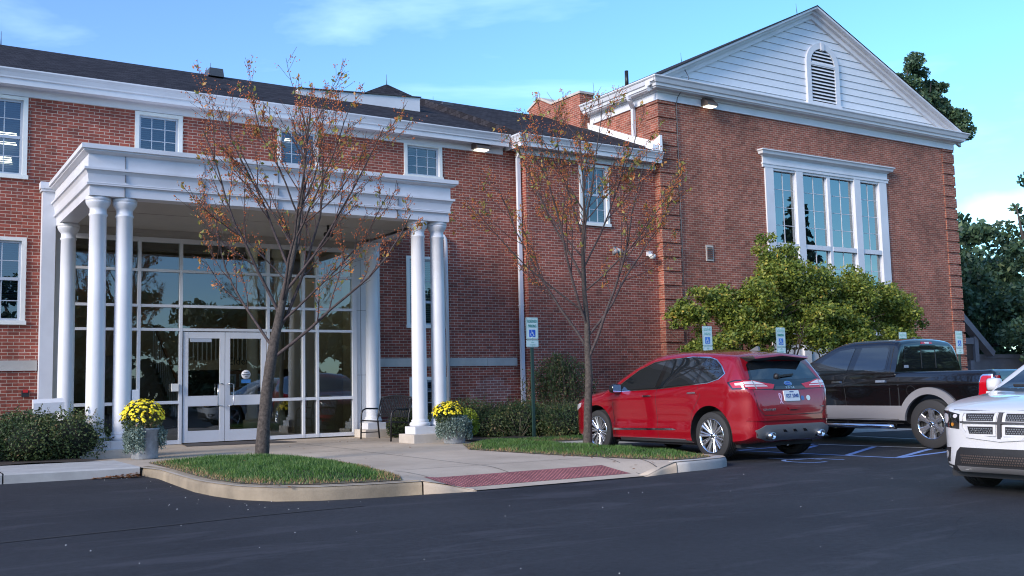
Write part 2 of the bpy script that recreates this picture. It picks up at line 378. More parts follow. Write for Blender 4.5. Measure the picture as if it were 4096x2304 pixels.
        W = np.where(sl_, np.where(ax, P[:, 0], P[:, 1]) * 1.1, W)
        uvl.data.foreach_set('uv', np.stack([U, W], 1).ravel())
        if merge or autosmooth:
            b = bmesh.new(); b.from_mesh(me); bmesh.ops.remove_doubles(b, verts=b.verts, dist=2e-4)
            if autosmooth:
                for e in b.edges:
                    if len(e.link_faces) == 2 and e.calc_face_angle(0) > R(autosmooth): e.smooth = False
            b.to_mesh(me); b.free()
        o = bpy.data.objects.new(name, me); COL.objects.link(o)
        if parent is not None: o.parent = parent
        elif off is not None: o.location = off
        o['_org'] = tuple(map(float, o3))
        if bevel:
            bv = o.modifiers.new('bevel', 'BEVEL'); bv.width = bevel; bv.segments = 2; bv.limit_method = 'ANGLE'; bv.angle_limit = R(50)
        return o
def tag(o, label=None, cat=None, group=None, kind=None):
    for k, v in (('label', label), ('category', cat), ('group', group), ('kind', kind)):
        if v: o[k] = v
    return o
def thing(name, loc, label, cat, group=None, rz=0, local=False):
    o = bpy.data.objects.new(name, None); COL.objects.link(o); o.location = loc; o.rotation_euler = (0, 0, rz)
    o.empty_display_size = .2
    o['_org'] = (0., 0., 0.) if local else tuple(map(float, loc))
    return tag(o, label, cat, group)
def struct(mb, name, **k): return tag(mb.build(name, **k), kind='structure')
def dup(root, loc=None, rz=None, scale=None, label=None, group=None):
    r = root.copy(); COL.objects.link(r)
    if loc is not None: r.location = loc
    if rz is not None: r.rotation_euler = (0, 0, rz)
    if scale: r.scale = (scale,) * 3 if not hasattr(scale, '__len__') else scale
    if label: r['label'] = label
    if group: r['group'] = group
    for ch in [c for c in bpy.data.objects if c.parent == root]:
        c = ch.copy(); COL.objects.link(c); c.parent = r
        for g in [q for q in bpy.data.objects if q.parent == ch]:
            d = g.copy(); COL.objects.link(d); d.parent = c
    return r
XZ = lambda y0: (lambda u, v, w_: (u, y0 + w_, v))

def clip_rect(poly, x0, x1, y0, y1):
    def cl(p, ins, inter):
        out = []
        for i in range(len(p)):
            a, b = p[i - 1], p[i]; ia, ib = ins(a), ins(b)
            if ib:
                if not ia: out.append(inter(a, b))
                out.append(b)
            elif ia: out.append(inter(a, b))
        return out
    for k, val, sg in ((0, x0, 1), (0, x1, -1), (1, y0, 1), (1, y1, -1)):
        if not poly: return poly
        def inter(a, b, k=k, val=val):
            t = (val - a[k]) / (b[k] - a[k]); return (a[0] + (b[0] - a[0]) * t, a[1] + (b[1] - a[1]) * t)
        poly = cl(poly, lambda p: sg * p[k] >= sg * val - 1e-9, inter)
    return poly
def area(p): return abs(sum(p[i - 1][0] * p[i][1] - p[i][0] * p[i - 1][1] for i in range(len(p)))) / 2
def ccw(p): return p if sum(p[i - 1][0] * p[i][1] - p[i][0] * p[i - 1][1] for i in range(len(p))) > 0 else p[::-1]
def sheet(mb, poly, h, cell, mname, smooth=True):
    poly = ccw(poly)
    xs = [p[0] for p in poly]; ys = [p[1] for p in poly]
    i0, i1 = math.floor(min(xs) / cell), math.ceil(max(xs) / cell); j0, j1 = math.floor(min(ys) / cell), math.ceil(max(ys) / cell)
    for i in range(i0, i1):
        col = clip_rect(poly, i * cell, (i + 1) * cell, -1e9, 1e9)
        if len(col) < 3: continue
        for j in range(j0, j1):
            q = clip_rect(col, i * cell, (i + 1) * cell, j * cell, (j + 1) * cell)
            if len(q) >= 3 and area(q) > 1e-6: mb.face([(x, y, h(x, y)) for x, y in q], mname, smooth)
def in_poly(x, y, p):
    c = False
    for i in range(len(p)):
        (x0, y0), (x1, y1) = p[i - 1], p[i]
        if (y0 > y) != (y1 > y) and x < (x1 - x0) * (y - y0) / (y1 - y0) + x0: c = not c
    return c
_txt = {}
def text_geo(body, size, extr=.002):
    k = (body, size, extr)
    if k not in _txt:
        c = bpy.data.curves.new('t', 'FONT'); c.body = body; c.size = size; c.extrude = extr; c.align_x = 'CENTER'; c.align_y = 'CENTER'; c.resolution_u = 2
        o = bpy.data.objects.new('t', c); COL.objects.link(o)
        me = o.to_mesh(); _txt[k] = ([tuple(v.co) for v in me.vertices], [tuple(p.vertices) for p in me.polygons])
        o.to_mesh_clear(); bpy.data.objects.remove(o); bpy.data.curves.remove(c)
    return _txt[k]
def add_text(mb, body, size, org, ux, uy, mname, extr=.002, sx=1.0):
    vs, fs = text_geo(body, size, extr); ux, uy = Vector(ux).normalized(), Vector(uy).normalized(); uz = ux.cross(uy); org = Vector(org)
    mb.raw([org + ux * v[0] * sx + uy * v[1] + uz * v[2] for v in vs], fs, mname)

# ================================================================== ground
mb = MB()
hb = lambda x, y: G(max(-60, min(60, x)), max(-60, min(30, y)))
gx = [-400, -150, -60, -30, -10] + [i * 2 - 8 for i in range(24)] + [45, 60, 150, 400]
gy = [-400, -150, -60, -30, -10, 0, 5, 10, 15, 20, 25, 30, 60, 150, 400]
for i in range(len(gx) - 1):
    for j in range(len(gy) - 1):
        mb.face([(x, y, hb(x, y)) for x, y in ((gx[i], gy[j]), (gx[i + 1], gy[j]), (gx[i + 1], gy[j + 1]), (gx[i], gy[j + 1]))], 'asphalt')
struct(mb, 'parking_lot', merge=True)
# kerb lines (outer edge, asphalt side), left to right
kerb_isl = [(3.30, 15.45), (3.40, 14.6), (3.36, 13.4), (3.34, 12.5), (3.40, 11.9), (3.52, 11.35), (3.80, 10.92), (4.2, 10.68), (4.75, 10.55), (5.40, 10.47)]
kerb_fl1 = [(5.40, 10.47), (5.75, 10.40), (6.05, 10.36)]
kerb_rmp = [(6.05, 10.36), (7.3, 10.38), (8.65, 10.41)]
kerb_fl2 = [(8.65, 10.41), (9.0, 10.50), (9.34, 10.58)]
kerb_is2 = [(9.34, 10.58), (9.9, 10.64), (10.3, 10.72), (10.55, 10.86), (10.68, 11.05), (10.72, 11.4), (10.72, 13.5), (10.72, 16.35)]
kerb_bed = [(10.72, 16.35), (13.4, 15.95), (17.5, 15.35), (24, 14.6), (34, 13.4), (60, 10.5)]
kerb_swl = [(-16, 15.60), (3.30, 15.22)]
def offs(path, d):
    out = []
    for i, p in enumerate(path):
        a = Vector(path[max(i - 1, 0)]); b = Vector(path[min(i + 1, len(path) - 1)]); t = (b - a).normalized()
        out.append((p[0] - t.y * d, p[1] + t.x * d))
    return out
def kerb(name, path, mname, wdt=.16, lo=None):
    mb = MB()
    P0 = []
    for i in range(len(path) - 1):
        a, b = path[i], path[i + 1]; n = max(1, int(math.dist(a, b) / .25))
        for k in range(n): P0.append((a[0] + (b[0] - a[0]) * k / n, a[1] + (b[1] - a[1]) * k / n))
    P0.append(path[-1])
    prof = [(0, None), (.004, -.045), (.014, -.018), (.036, -.002), (wdt, .004)]
    rows = []
    for d, dz in prof:
        q = offs(P0, d); rows.append([(x, y, (G(x, y) - .03) if dz is None else Ht(x, y) + dz) for x, y in q])
    for r0, r1 in zip(rows, rows[1:]):
        for i in range(len(P0) - 1): mb.face([r0[i], r0[i + 1], r1[i + 1], r1[i]], mname, True)
    mb.face([r[0] for r in rows] + [(rows[-1][0][0], rows[-1][0][1], rows[0][0][2])], mname)
    mb.face([r[-1] for r in rows] + [(rows[-1][-1][0], rows[-1][-1][1], rows[0][-1][2])], mname)
    return struct(mb, name, merge=True)
def trimk(p, a, b):
    p = list(p); p[0] = (p[0][0] + (p[1][0] - p[0][0]) * a, p[0][1] + (p[1][1] - p[0][1]) * a); p[-1] = (p[-1][0] + (p[-2][0] - p[-1][0]) * b, p[-1][1] + (p[-2][1] - p[-1][1]) * b); return p
kerb('kerb', trimk(kerb_isl, 0, .03), 'curb_stone')
kerb('kerb', kerb_fl1, 'concrete', .12)
kerb('kerb', kerb_fl2, 'concrete', .12)
kerb('kerb', trimk(kerb_is2, .04, 0), 'curb_new')
kerb('kerb', kerb_bed, 'curb_new')
inner = offs(kerb_isl + kerb_fl1[1:] + kerb_rmp[1:] + kerb_fl2[1:] + kerb_is2[1:] + kerb_bed[1:], .02)
walk = [(3.31, 15.24)] + [p for p in inner[1:]] + [(60, 21.9), (2.3, 21.9), (2.3, 17.3), (3.25, 17.06)]
mb = MB(); sheet(mb, walk, Ht, .3, 'concrete'); struct(mb, 'walkway', merge=True)
# joints in the walkway: narrow dark sheets 4 mm up
mb = MB()
def line_strip(mb, pts, wd, h, mname, dz=.005, step=.15):
    for a, b in zip(pts, pts[1:]):
        a, b = Vector(a), Vector(b); n = max(1, int((b - a).length / step)); t = (b - a).normalized(); q = Vector((-t.y, t.x)) * wd / 2
        for k in range(n):
            p0 = a + (b - a) * k / n; p1 = a + (b - a) * (k + 1) / n
            mb.face([(p.x, p.y, h(p.x, p.y) + dz) for p in (p0 - q, p1 - q, p1 + q, p0 + q)], mname)
for pts in ([(5.8, 12.05), (8.6, 12.1), (9.0, 12.1)], [(3.7, 17.0), (9.0, 16.4)], [(7.05, 10.9), (7.2, 16.2)], [(6.05, 10.4), (5.75, 12.0)], [(8.66, 10.5), (9.15, 12.0)], [(9.0, 10.6), (9.35, 11.4)], [(7.3, 16.5), (7.4, 21.3)], [(4.2, 19.4), (8.8, 19.4)]):
    line_strip(mb, pts, .012, Ht, 'dark_gap_shade', .004)
struct(mb, 'walkway_joint')
# tactile warning strip with domes
tac = [(5.82, 10.62), (8.62, 10.68), (8.60, 11.30), (5.80, 11.25)]
mb = MB(); sheet(mb, tac, lambda x, y: Ht(x, y) + .006, .2, 'tactile')
for i in range(46):
    for j in range(10):
        x, y = 5.87 + i * .06, 10.66 + j * .06
        if in_poly(x, y, tac):
            z = Ht(x, y) + .006; r = .016
            mb.raw([(x + r * math.cos(a * 1.047), y + r * math.sin(a * 1.047), z) for a in range(6)] + [(x + r * .5 * math.cos(a * 1.047), y + r * .5 * math.sin(a * 1.047), z + .009) for a in range(6)],
                   [(k, (k + 1) % 6, (k + 1) % 6 + 6, k + 6) for k in range(6)] + [(6, 7, 8, 9, 10, 11)], 'tactile')
struct(mb, 'tactile_paving')
# new pale sidewalk at the left
mb = MB()
for a, b in ((-16, -4.2), (-4.18, 1.52), (1.54, 3.29)):
    ya = lambda x: 15.60 - (x + 16) * .0197
    yb = lambda x: 17.35 - (x + 16) * .0145
    for k in range(6):
        x0 = a + (b - a) * k / 6; x1 = a + (b - a) * (k + 1) / 6
        def zt(x, y): return Ht(x, y) + .014
        e = .02
        mb.face([(x0, ya(x0) + e, zt(x0, 15.5)), (x1, ya(x1) + e, zt(x1, 15.5)), (x1, yb(x1), zt(x1, 17)), (x0, yb(x0), zt(x0, 17))], 'curb_new', True)
        mb.face([(x0, ya(x0), zt(x0, 15.5) - .02), (x1, ya(x1), zt(x1, 15.5) - .02), (x1, ya(x1) + e, zt(x1, 15.5)), (x0, ya(x0) + e, zt(x0, 15.5))], 'curb_new', True)
        mb.face([(x0, ya(x0), G(x0, 15.5) - .03), (x1, ya(x1), G(x1, 15.5) - .03), (x1, ya(x1), zt(x1, 15.5) - .02), (x0, ya(x0), zt(x0, 15.5) - .02)], 'curb_new', True)
    for x in (a, b): mb.face([(x, ya(x), G(x, 15.5) - .03), (x, ya(x), zt(x, 15.5) - .02), (x, yb(x), zt(x, 17)), (x, yb(x), .1)], 'curb_new')
struct(mb, 'sidewalk')
# mulch beds
hm = lambda x, y: Ht(x, y) + .03 + .012 * math.sin(x * 5.1) * math.sin(y * 4.3)
bedL = [(-16, 17.32), (3.28, 17.02), (2.9, 17.55), (2.86, 21.75), (-16, 21.75)]
bedR = [(9.95, 17.75), (10.1, 17.35), (11.0, 17.15), (13.5, 17.0), (13.6, 16.6), (20, 15.8), (34, 14.2), (34, 21.15), (18.3, 21.15), (18.3, 21.35), (14, 21.35), (14, 21.75), (9.9, 21.75)]
for p in (bedL, bedR):
    mb = MB(); sheet(mb, p, hm, .3, 'mulch'); struct(mb, 'mulch_bed', merge=True)
# lawn islands
lawn1 = [(3.60, 16.1), (3.58, 14.6), (3.53, 13.4), (3.52, 12.4), (3.62, 11.6), (3.90, 11.15), (4.3, 10.9), (4.8, 10.76), (5.25, 10.72), (5.45, 11.2), (5.60, 11.9), (5.82, 13.2), (5.82, 14.5), (5.65, 15.3), (4.6, 15.85)]
lawn2 = [(8.72, 15.2), (8.95, 13.0), (9.25, 11.55), (9.5, 10.84), (10.0, 10.84), (10.35, 10.98), (10.52, 11.3), (10.54, 16.35), (13.2, 16.15), (13.2, 16.95), (10.2, 17.1), (9.4, 16.6)]
def pdist(x, y, poly):
    d = 9
    for i in range(len(poly)):
        a, b = Vector(poly[i - 1]), Vector(poly[i]); p = Vector((x, y)); t = max(0, min(1, (p - a).dot(b - a) / max(1e-9, (b - a).length_squared)))
        d = min(d, (a + (b - a) * t - p).length)
    return d
def lawn_h(poly): return lambda x, y: Ht(x, y) + .008 + .09 * sst(0, .9, pdist(x, y, poly))
for p in (lawn1, lawn2):
    mb = MB(); sheet(mb, p, lawn_h(p), .2, 'soil'); struct(mb, 'lawn', merge=True)
def poly_mesh(name, V, F, mname, parent=None, tone=None, kind=None, label=None, cat=None, org=None):
    me = bpy.data.meshes.new(name); V = np.asarray(V, float)
    if org is not None: V = V - np.array(org)
    me.vertices.add(len(V)); me.vertices.foreach_set('co', V.ravel())
    F = np.asarray(F); n, k = F.shape
    me.loops.add(n * k); me.loops.foreach_set('vertex_index', F.ravel().astype(np.int32))
    me.polygons.add(n); me.polygons.foreach_set('loop_start', (np.arange(n) * k).astype(np.int32)); me.polygons.foreach_set('loop_total', np.full(n, k, dtype=np.int32))
    me.update(calc_edges=True)
    if tone is not None:
        a = me.attributes.new('tone', 'FLOAT', 'FACE'); a.data.foreach_set('value', np.clip(tone, 0, 1))
    me.materials.append(MATS[mname])
    o = bpy.data.objects.new(name, me); COL.objects.link(o)
    if parent is not None: o.parent = parent
    if org is not None and parent is None: o.location = org
    return tag(o, label, cat, kind=kind)
def blades(name, poly, n, label, cells):
    hfun = lawn_h(poly); xs = [p[0] for p in poly]; ys = [p[1] for p in poly]; V = []; T = []
    ph = random.random() * 9
    while len(T) < n:
        x, y = random.uniform(min(xs), max(xs)), random.uniform(min(ys), max(ys))
        if not in_poly(x, y, poly): continue
        d = pdist(x, y, poly); dens = .25 + .75 * sst(0, .18, d)
        if random.random() > dens: continue
        z = hfun(x, y); cl = .5 + .5 * math.sin(x * 7 + ph) * math.sin(y * 6.1 + ph)
        h = random.uniform(.024, .066) * (.6 + .4 * sst(0, .3, d)) * (.75 + .5 * cl); a = random.uniform(0, 6.28); wd = random.uniform(.004, .008)
        ln = random.uniform(.1, .75) * h; b = random.uniform(0, 6.28)
        dx, dy = math.cos(a) * wd, math.sin(a) * wd
        V += [(x - dx, y - dy, z), (x + dx, y + dy, z), (x + math.cos(b) * ln, y + math.sin(b) * ln, z + h)]
        brown = 1 - sst(.02, .45, d); T.append(.20 + .40 * cl + random.uniform(-.2, .25) + (.7 * brown if random.random() < .75 * brown else 0))
    F = np.arange(len(V)).reshape(-1, 3)
    poly_mesh(name, V, F, 'grass_blade', tone=np.array(T), kind='stuff', label=label, cat='grass')
blades('grass', lawn1, 26000, 'short green grass on the kerbed island round the left bare tree', 0)
blades('grass', lawn2, 22000, 'short green grass on the kerbed island beside the red car', 0)
# fallen leaves
def litter(n, fn, nm, label, sz=(.02, .045)):
    V = []; T = []
    for _ in range(n):
        x, y, z = fn(); a = random.uniform(0, 6.28); s = random.uniform(*sz); tl = random.uniform(-.5, .5); c, q = math.cos(a) * s, math.sin(a) * s
        V += [(x - c, y - q, z + .004), (x + q * .6, y - c * .6, z + .006 + abs(tl) * s * .5), (x + c, y + q, z + .004 + abs(tl) * s), (x - q * .6, y + c * .6, z + .006)]
    o = poly_mesh(nm, V, np.arange(len(V)).reshape(-1, 4), 'leaf_litter', kind='stuff', label=label, cat='fallen leaves')
def f1():
    t = random.random() ** 1.5; x = 3.24 - t * .62; y = 15.18 - random.random() * (.05 + .20 * (1 - t)); return x, y, G(x, y) + random.random() * .05 * (1 - t)
litter(230, f1, 'fallen_leaves', 'brown fallen leaves gathered in the kerb corner at the sidewalk end')
def f2():
    if random.random() < .5: x, y = random.uniform(8.8, 10.2), random.uniform(10.8, 14)
    else: x, y = random.uniform(3.6, 5.6), random.uniform(10.8, 15)
    p = lawn2 if x > 7 else lawn1
    return x, y, (lawn_h(p)(x, y) if in_poly(x, y, p) else Ht(x, y)) + .004
litter(170, f2, 'fallen_leaves', 'scattered brown leaves lying on the grass islands', (.018, .035))
def f3():
    x, y = random.uniform(4.5, 10), random.uniform(12, 20); return x, y, Ht(x, y)
litter(40, f3, 'fallen_leaves', 'few brown leaves scattered on the concrete walkway', (.015, .03))
def f4():
    t = random.random(); i = int(t * (len(kerb_isl) - 1)); p = kerb_isl[i]; d = random.random() ** 2 * .8
    if random.random() < .5: x, y = p[0] - d, p[1] - d * .4 + random.uniform(-.5, .5)
    else: x, y = random.uniform(.5, 11), random.uniform(5, 10.3)
    return x, y, G(x, y)
V = []
for _ in range(60):
    x, y, z = f4(); r = random.uniform(.003, .007)
    V += [(x - r, y, z), (x, y - r, z), (x + r * .3, y + r * .3, z + r * 1.3), (x + r, y, z), (x, y - r, z), (x + r * .3, y + r * .3, z + r * 1.3)]
poly_mesh('grit', V, np.arange(len(V)).reshape(-1, 3), 'window_trim', kind='stuff', label='small pale stones scattered over the asphalt', cat='grit')
# painted bay marks, 4 mm above the asphalt
mb = MB(); gl = lambda x, y: G(x, y)
for pts, wd, mn in (([(12.9, 12.95), (13.5, 10.15)], .10, 'paint_blue'), ([(13.5, 10.15), (15.6, 10.5)], .10, 'paint_blue'),
                    ([(15.1, 13.1), (15.8, 10.8)], .09, 'paint_white'), ([(12.9, 13.0), (15.1, 13.2)], .10, 'paint_blue'),
                    ([(13.32, 11.0), (15.3, 12.0)], .10, 'paint_blue'), ([(13.56, 10.2), (15.5, 11.0)], .10, 'paint_blue'), ([(13.1, 12.0), (14.8, 12.9)], .10, 'paint_blue'),
                    ([(17.6, 15.2), (17.68, 10.9)], .10, 'paint_white'), ([(10.95, 15.6), (11.0, 15.9)], .10, 'paint_white'), ([(13.5, 15.6), (13.52, 13.2)], .10, 'paint_white')):
    line_strip(mb, pts, wd, gl, mn, .005)
struct(mb, 'road_marking')
mb = MB()   # the painted wheelchair sign, seen edge-on behind the red car
pts = [(12.1 + .34 * math.cos(a), 10.75 + .34 * math.sin(a)) for a in [i * .35 for i in range(15)]]
line_strip(mb, pts, .07, gl, 'paint_blue', .005); line_strip(mb, [(12.0, 11.45), (12.05, 10.95), (12.45, 10.9), (12.6, 10.45)], .07, gl, 'paint_blue', .009)
struct(mb, 'road_marking')
# hairline cracks
mb = MB(); random.seed(3)
for x0, y0, a0, ln in ((6.5, 7.5, .1, 12), (9.5, 8.2, -.5, 10), (7.2, 4.9, .9, 7)):
    p = [(x0, y0)]; a = a0
    for k in range(ln): a += random.gauss(0, .35); p.append((p[-1][0] + math.cos(a) * .22, p[-1][1] + math.sin(a) * .22))
    line_strip(mb, p, .005, gl, 'patch_dark', .003, .4)
struct(mb, 'asphalt_crack')
# long dark sealed seam in the asphalt
mb = MB(); line_strip(mb, [(-4, 8.75), (.95, 9.57), (2.2, 9.72), (3.3, 9.88), (4.4, 9.93)], .07, gl, 'patch_dark', .004)
struct(mb, 'asphalt_seam')

# ================================================================== building helpers
def wall_y(mb, y, x0, x1, z0, z1, op, mname, depth=.12, reveal=None):
    xs = sorted({x0, x1, *[v for o in op for v in o[:2]]}); zs = sorted({z0, z1, *[v for o in op for v in o[2:4]]})
    for a, b in zip(xs, xs[1:]):
        for c, d in zip(zs, zs[1:]):
            if any(o[0] <= a and b <= o[1] and o[2] <= c and d <= o[3] for o in op): continue
            mb.face([(a, y, c), (b, y, c), (b, y, d), (a, y, d)], mname)
    for a, b, c, d in op:
        rm = reveal or mname; Y = y + depth
        mb.face([(a, y, c), (a, Y, c), (b, Y, c), (b, y, c)], rm); mb.face([(a, y, d), (b, y, d), (b, Y, d), (a, Y, d)], rm)
        mb.face([(a, y, c), (a, y, d), (a, Y, d), (a, Y, c)], rm); mb.face([(b, y, c), (b, Y, c), (b, Y, d), (b, y, d)], rm)
def cornice(mb, path, prof, mname, caps=True):
    def off(d):
        out = []
        for i, p in enumerate(path):
            n = []
            if i > 0: t = (Vector(path[i]) - Vector(path[i - 1])).normalized(); n.append(Vector((t.y, -t.x)))
            if i < len(path) - 1: t = (Vector(path[i + 1]) - Vector(path[i])).normalized(); n.append(Vector((t.y, -t.x)))
            m = n[0] if len(n) == 1 else (n[0] + n[1]) / (1 + n[0].dot(n[1]))
            out.append((p[0] + m.x * d, p[1] + m.y * d))
        return out
    rows = [[(x, y, z) for x, y in off(d)] for d, z in prof]
    for r0, r1 in zip(rows, rows[1:]):
        for i in range(len(path) - 1): mb.face([r0[i], r0[i + 1], r1[i + 1], r1[i]], mname)
    if caps:
        mb.face([r[0] for r in rows], mname); mb.face([r[-1] for r in rows][::-1], mname)
def window(par, x0, x1, z0, z1, y, cols=3, rows=4, meet=None, lit=(), sill=True, tr=.085, blind=True, dense=.045, bm='blind_dark'):
    """casing with sash, pane and blind; (x0..z1) is the opening in the wall"""
    m = MB()
    m.box(x0, x0 + tr, y - .03, y + .10, z0, z1, 'window_trim'); m.box(x1 - tr, x1, y - .03, y + .10, z0, z1, 'window_trim')
    m.box(x0 + tr, x1 - tr, y - .028, y + .10, z1 - tr * .8, z1, 'window_trim')
    m.box(x0 - .02, x1 + .02, y - .06, y + .10, z0 - .02, z0 + .06, 'window_trim')
    f = m.build('window', par)
    a, b, c, d = x0 + tr, x1 - tr, z0 + .06, z1 - tr * .8
    m = MB(); t = .045
    m.box(a, a + t, y + .03, y + .08, c, d, 'sash_blue'); m.box(b - t, b, y + .03, y + .08, c, d, 'sash_blue')
    m.box(a + t, b - t, y + .032, y + .08, d - t, d, 'sash_blue'); m.box(a + t, b - t, y + .032, y + .08, c, c + t, 'sash_blue')
    if meet: m.box(a + t, b - t, y + .028, y + .075, meet - .03, meet + .03, 'sash_blue')
    for k in range(1, cols): xx = a + (b - a) * k / cols; m.box(xx - .009, xx + .009, y + .045, y + .070, c + t, d - t, 'sash_blue')
    for k in range(1, rows):
        zz = c + (d - c) * k / rows
        if not meet or abs(zz - meet) > .08: m.box(a + t, b - t, y + .047, y + .068, zz - .008, zz + .008, 'sash_blue')
    m.build('sash', f)
    m = MB(); m.face([(a + t, y + .06, c + t), (b - t, y + .06, c + t), (b - t, y + .06, d - t), (a + t, y + .06, d - t)], 'glass'); m.build('pane', f)
    m = MB()
    if blind:
        z = c + t + .02
        while z < d - t:
            m.face([(a + .05, y + .115, z - .012), (b - .05, y + .115, z - .012), (b - .05, y + .135, z + .016), (a + .05, y + .135, z + .016)], bm); z += dense
        m.box(a + .03, b - .03, y + .30, y + .32, c, d, 'dark')  # dark sheet stands for the unlit room behind the slats
        m.build('blind', f)
    else:
        m.box(a + .03, b - .03, y + .30, y + .32, c, d, 'dark'); m.build('dark_room_sheet', f)  # no blind here, only the dark sheet in place of the unlit room
    if lit:
        m = MB()
        for q in lit: m.face([(q[0], y + .16, q[2]), (q[1], y + .16, q[2]), (q[1] - .03, y + .16, q[3]), (q[0] + .03, y + .16, q[3])], 'lamp_office')
        m.build('office_light', f)
    return f

# ================================================================== main wing
YM = 21.7
bw = thing('brick_building', (0, YM, .3), 'long two-storey red brick wing with dark shingle roof behind the portico', 'building')
op = [(1.30, 2.46, 5.68, 7.32), (4.50, 5.48, 6.40, 7.32), (7.58, 8.59, 6.45, 7.36), (10.77, 11.82, 6.50, 7.36), (1.30, 2.49, 2.80, 4.50), (10.79, 11.85, 2.83, 4.56), (10.84, 11.85, .42, 1.63),
      (3.0, 9.75, .2, 5.2)]
m = MB(); wall_y(m, YM, -16, 14.05, .1, 7.45, op, 'brick')
m.face([(-16, YM, .1), (-16, YM, 7.45), (-16, 34, 7.45), (-16, 34, .1)], 'brick')
m.face([(-16, 34, .1), (-16, 34, 7.45), (14, 34, 7.45), (14, 34, .1)], 'brick'); m.build('wall', bw)
m = MB(); m.prism([(12.60, .6), (13.60, .6), (13.60, 1.122), (13.7, 1.122), (13.7, 1.386), (13.5, 1.386), (13.5, 1.584), (12.9, 1.584), (12.9, 1.518), (12.7, 1.518), (12.7, 1.32), (12.5, 1.32), (12.5, .99), (12.6, .99)], XZ(YM - .004), 0, .003, 'brick_pale'); m.build('brick_patch', bw)
for grp_ in (((-16, -8), (-7.99, -2.6), (-2.59, 2.72)), ((9.98, 11.6), (11.61, 13.0), (13.01, 13.9))):
    m = MB()
    for a, b in grp_: m.box(a, b, YM - .035, YM + .02, 1.885, 2.085, 'limestone')
    m.build('belt_course', bw)
PR = [(-.02, 7.33), (.035, 7.33), (.035, 7.50), (.07, 7.50), (.12, 7.535), (.30, 7.54), (.30, 7.47), (.335, 7.47), (.34, 7.575), (.37, 7.59), (.375, 7.62), (.41, 7.69), (.45, 7.74), (.45, 7.765), (.30, 7.765), (-.02, 7.765)]
m = MB(); cornice(m, [(-16, YM), (13.6, YM)], PR, 'white_paint'); m.build('cornice', bw)
m = MB()
z0r = lambda y: 7.77 + .407 * (y - 21.25)
m.face([(-16.3, 21.27, z0r(21.25)), (18.4, 21.27, z0r(21.25)), (18.4, 26, z0r(26)), (-16.3, 26, z0r(26))], 'shingle')
m.face([(-16.3, 26, z0r(26)), (18.4, 26, z0r(26)), (18.4, 31.5, 7.5), (-16.3, 31.5, 7.5)], 'shingle')
m.face([(-16.3, 21.27, 7.74), (-16.3, 26, z0r(26)), (-16.3, 31.5, 7.5)], 'white_paint')
rf = m.build('roof', bw)
for x in (7.25, 14.05):
    m = MB(); m.prism([(x - .20, z0r(25.6) - .05), (x + .20, z0r(25.6) - .05), (x + .17, z0r(25.6) + .16), (x - .17, z0r(25.6) + .16)], XZ(25.35), 0, .45, 'rod'); m.build('roof_vent', rf)
m = MB(); m.tube([(12.75, 25.2, 9.1), (12.75, 25.2, 9.55)], .11, 'white_paint', 12); m.tube([(12.75, 25.2, 9.55), (12.75, 25.2, 9.63)], .16, 'white_paint', 12); m.build('vent_pipe', rf)
for x in (2.33, 7.28, 13.9):
    m = MB(); m.tube([(x, 26, z0r(26)), (x, 26, z0r(26) + .33)], [.012, .004], 'rod', 6); m.build('lightning_rod', rf)
# white raised box and the far hip roof standing behind it
m = MB(); m.prism([(8.95, 9.04), (12.42, 9.27), (12.42, 8.6), (10.08, 8.6), (8.95, 8.8)], XZ(24.0), 0, 2.3, 'white_paint')
m.prism([(8.93, 9.045), (12.45, 9.275), (12.45, 9.30), (8.93, 9.07)], XZ(23.96), 0, 2.4, 'dark_gap_shade'); m.build('roof_housing', rf)
m = MB(); a = (15.0, 31.5, 12.05)
for p, q in (((10.5, 29), (19.5, 29)), ((10.5, 34), (10.5, 29)), ((19.5, 29), (19.5, 34)), ((19.5, 34), (10.5, 34))): m.face([(*p, 9.6), (*q, 9.6), a], 'shingle')
hr = thing('hip_roof_block', (15, 31.5, 7), 'far dark hipped roof whose tip shows over the white roof box', 'building')
m.build('roof', hr); m = MB(); m.box(10.9, 19.1, 29.4, 33.6, 6, 9.7, 'brick'); m.build('wall', hr)
m = MB(); m.tube([a, (15, 31.5, 12.4)], [.015, .005], 'rod', 6); m.build('lightning_rod', hr)
# windows
window(bw, 1.30, 2.46, 5.68, 7.32, YM, 3, 4, 6.50, lit=[(1.9, 2.30, 6.52, 6.63), (1.95, 2.30, 6.35, 6.42), (1.50, 2.22, 5.98, 6.13)])
window(bw, 4.50, 5.48, 6.40, 7.32, YM, 3, 3, bm='blind')
window(bw, 7.58, 8.59, 6.45, 7.36, YM, 3, 3, lit=[(7.8, 8.0, 7.05, 7.15)])
window(bw, 10.77, 11.82, 6.50, 7.36, YM, 3, 3)
window(bw, 1.30, 2.49, 2.80, 4.50, YM, 3, 4, 3.68)
window(bw, 10.79, 11.85, 2.83, 4.56, YM, 2, 3, 3.45, bm='blind')
window(bw, 10.84, 11.85, .42, 1.63, YM, 2, 4)
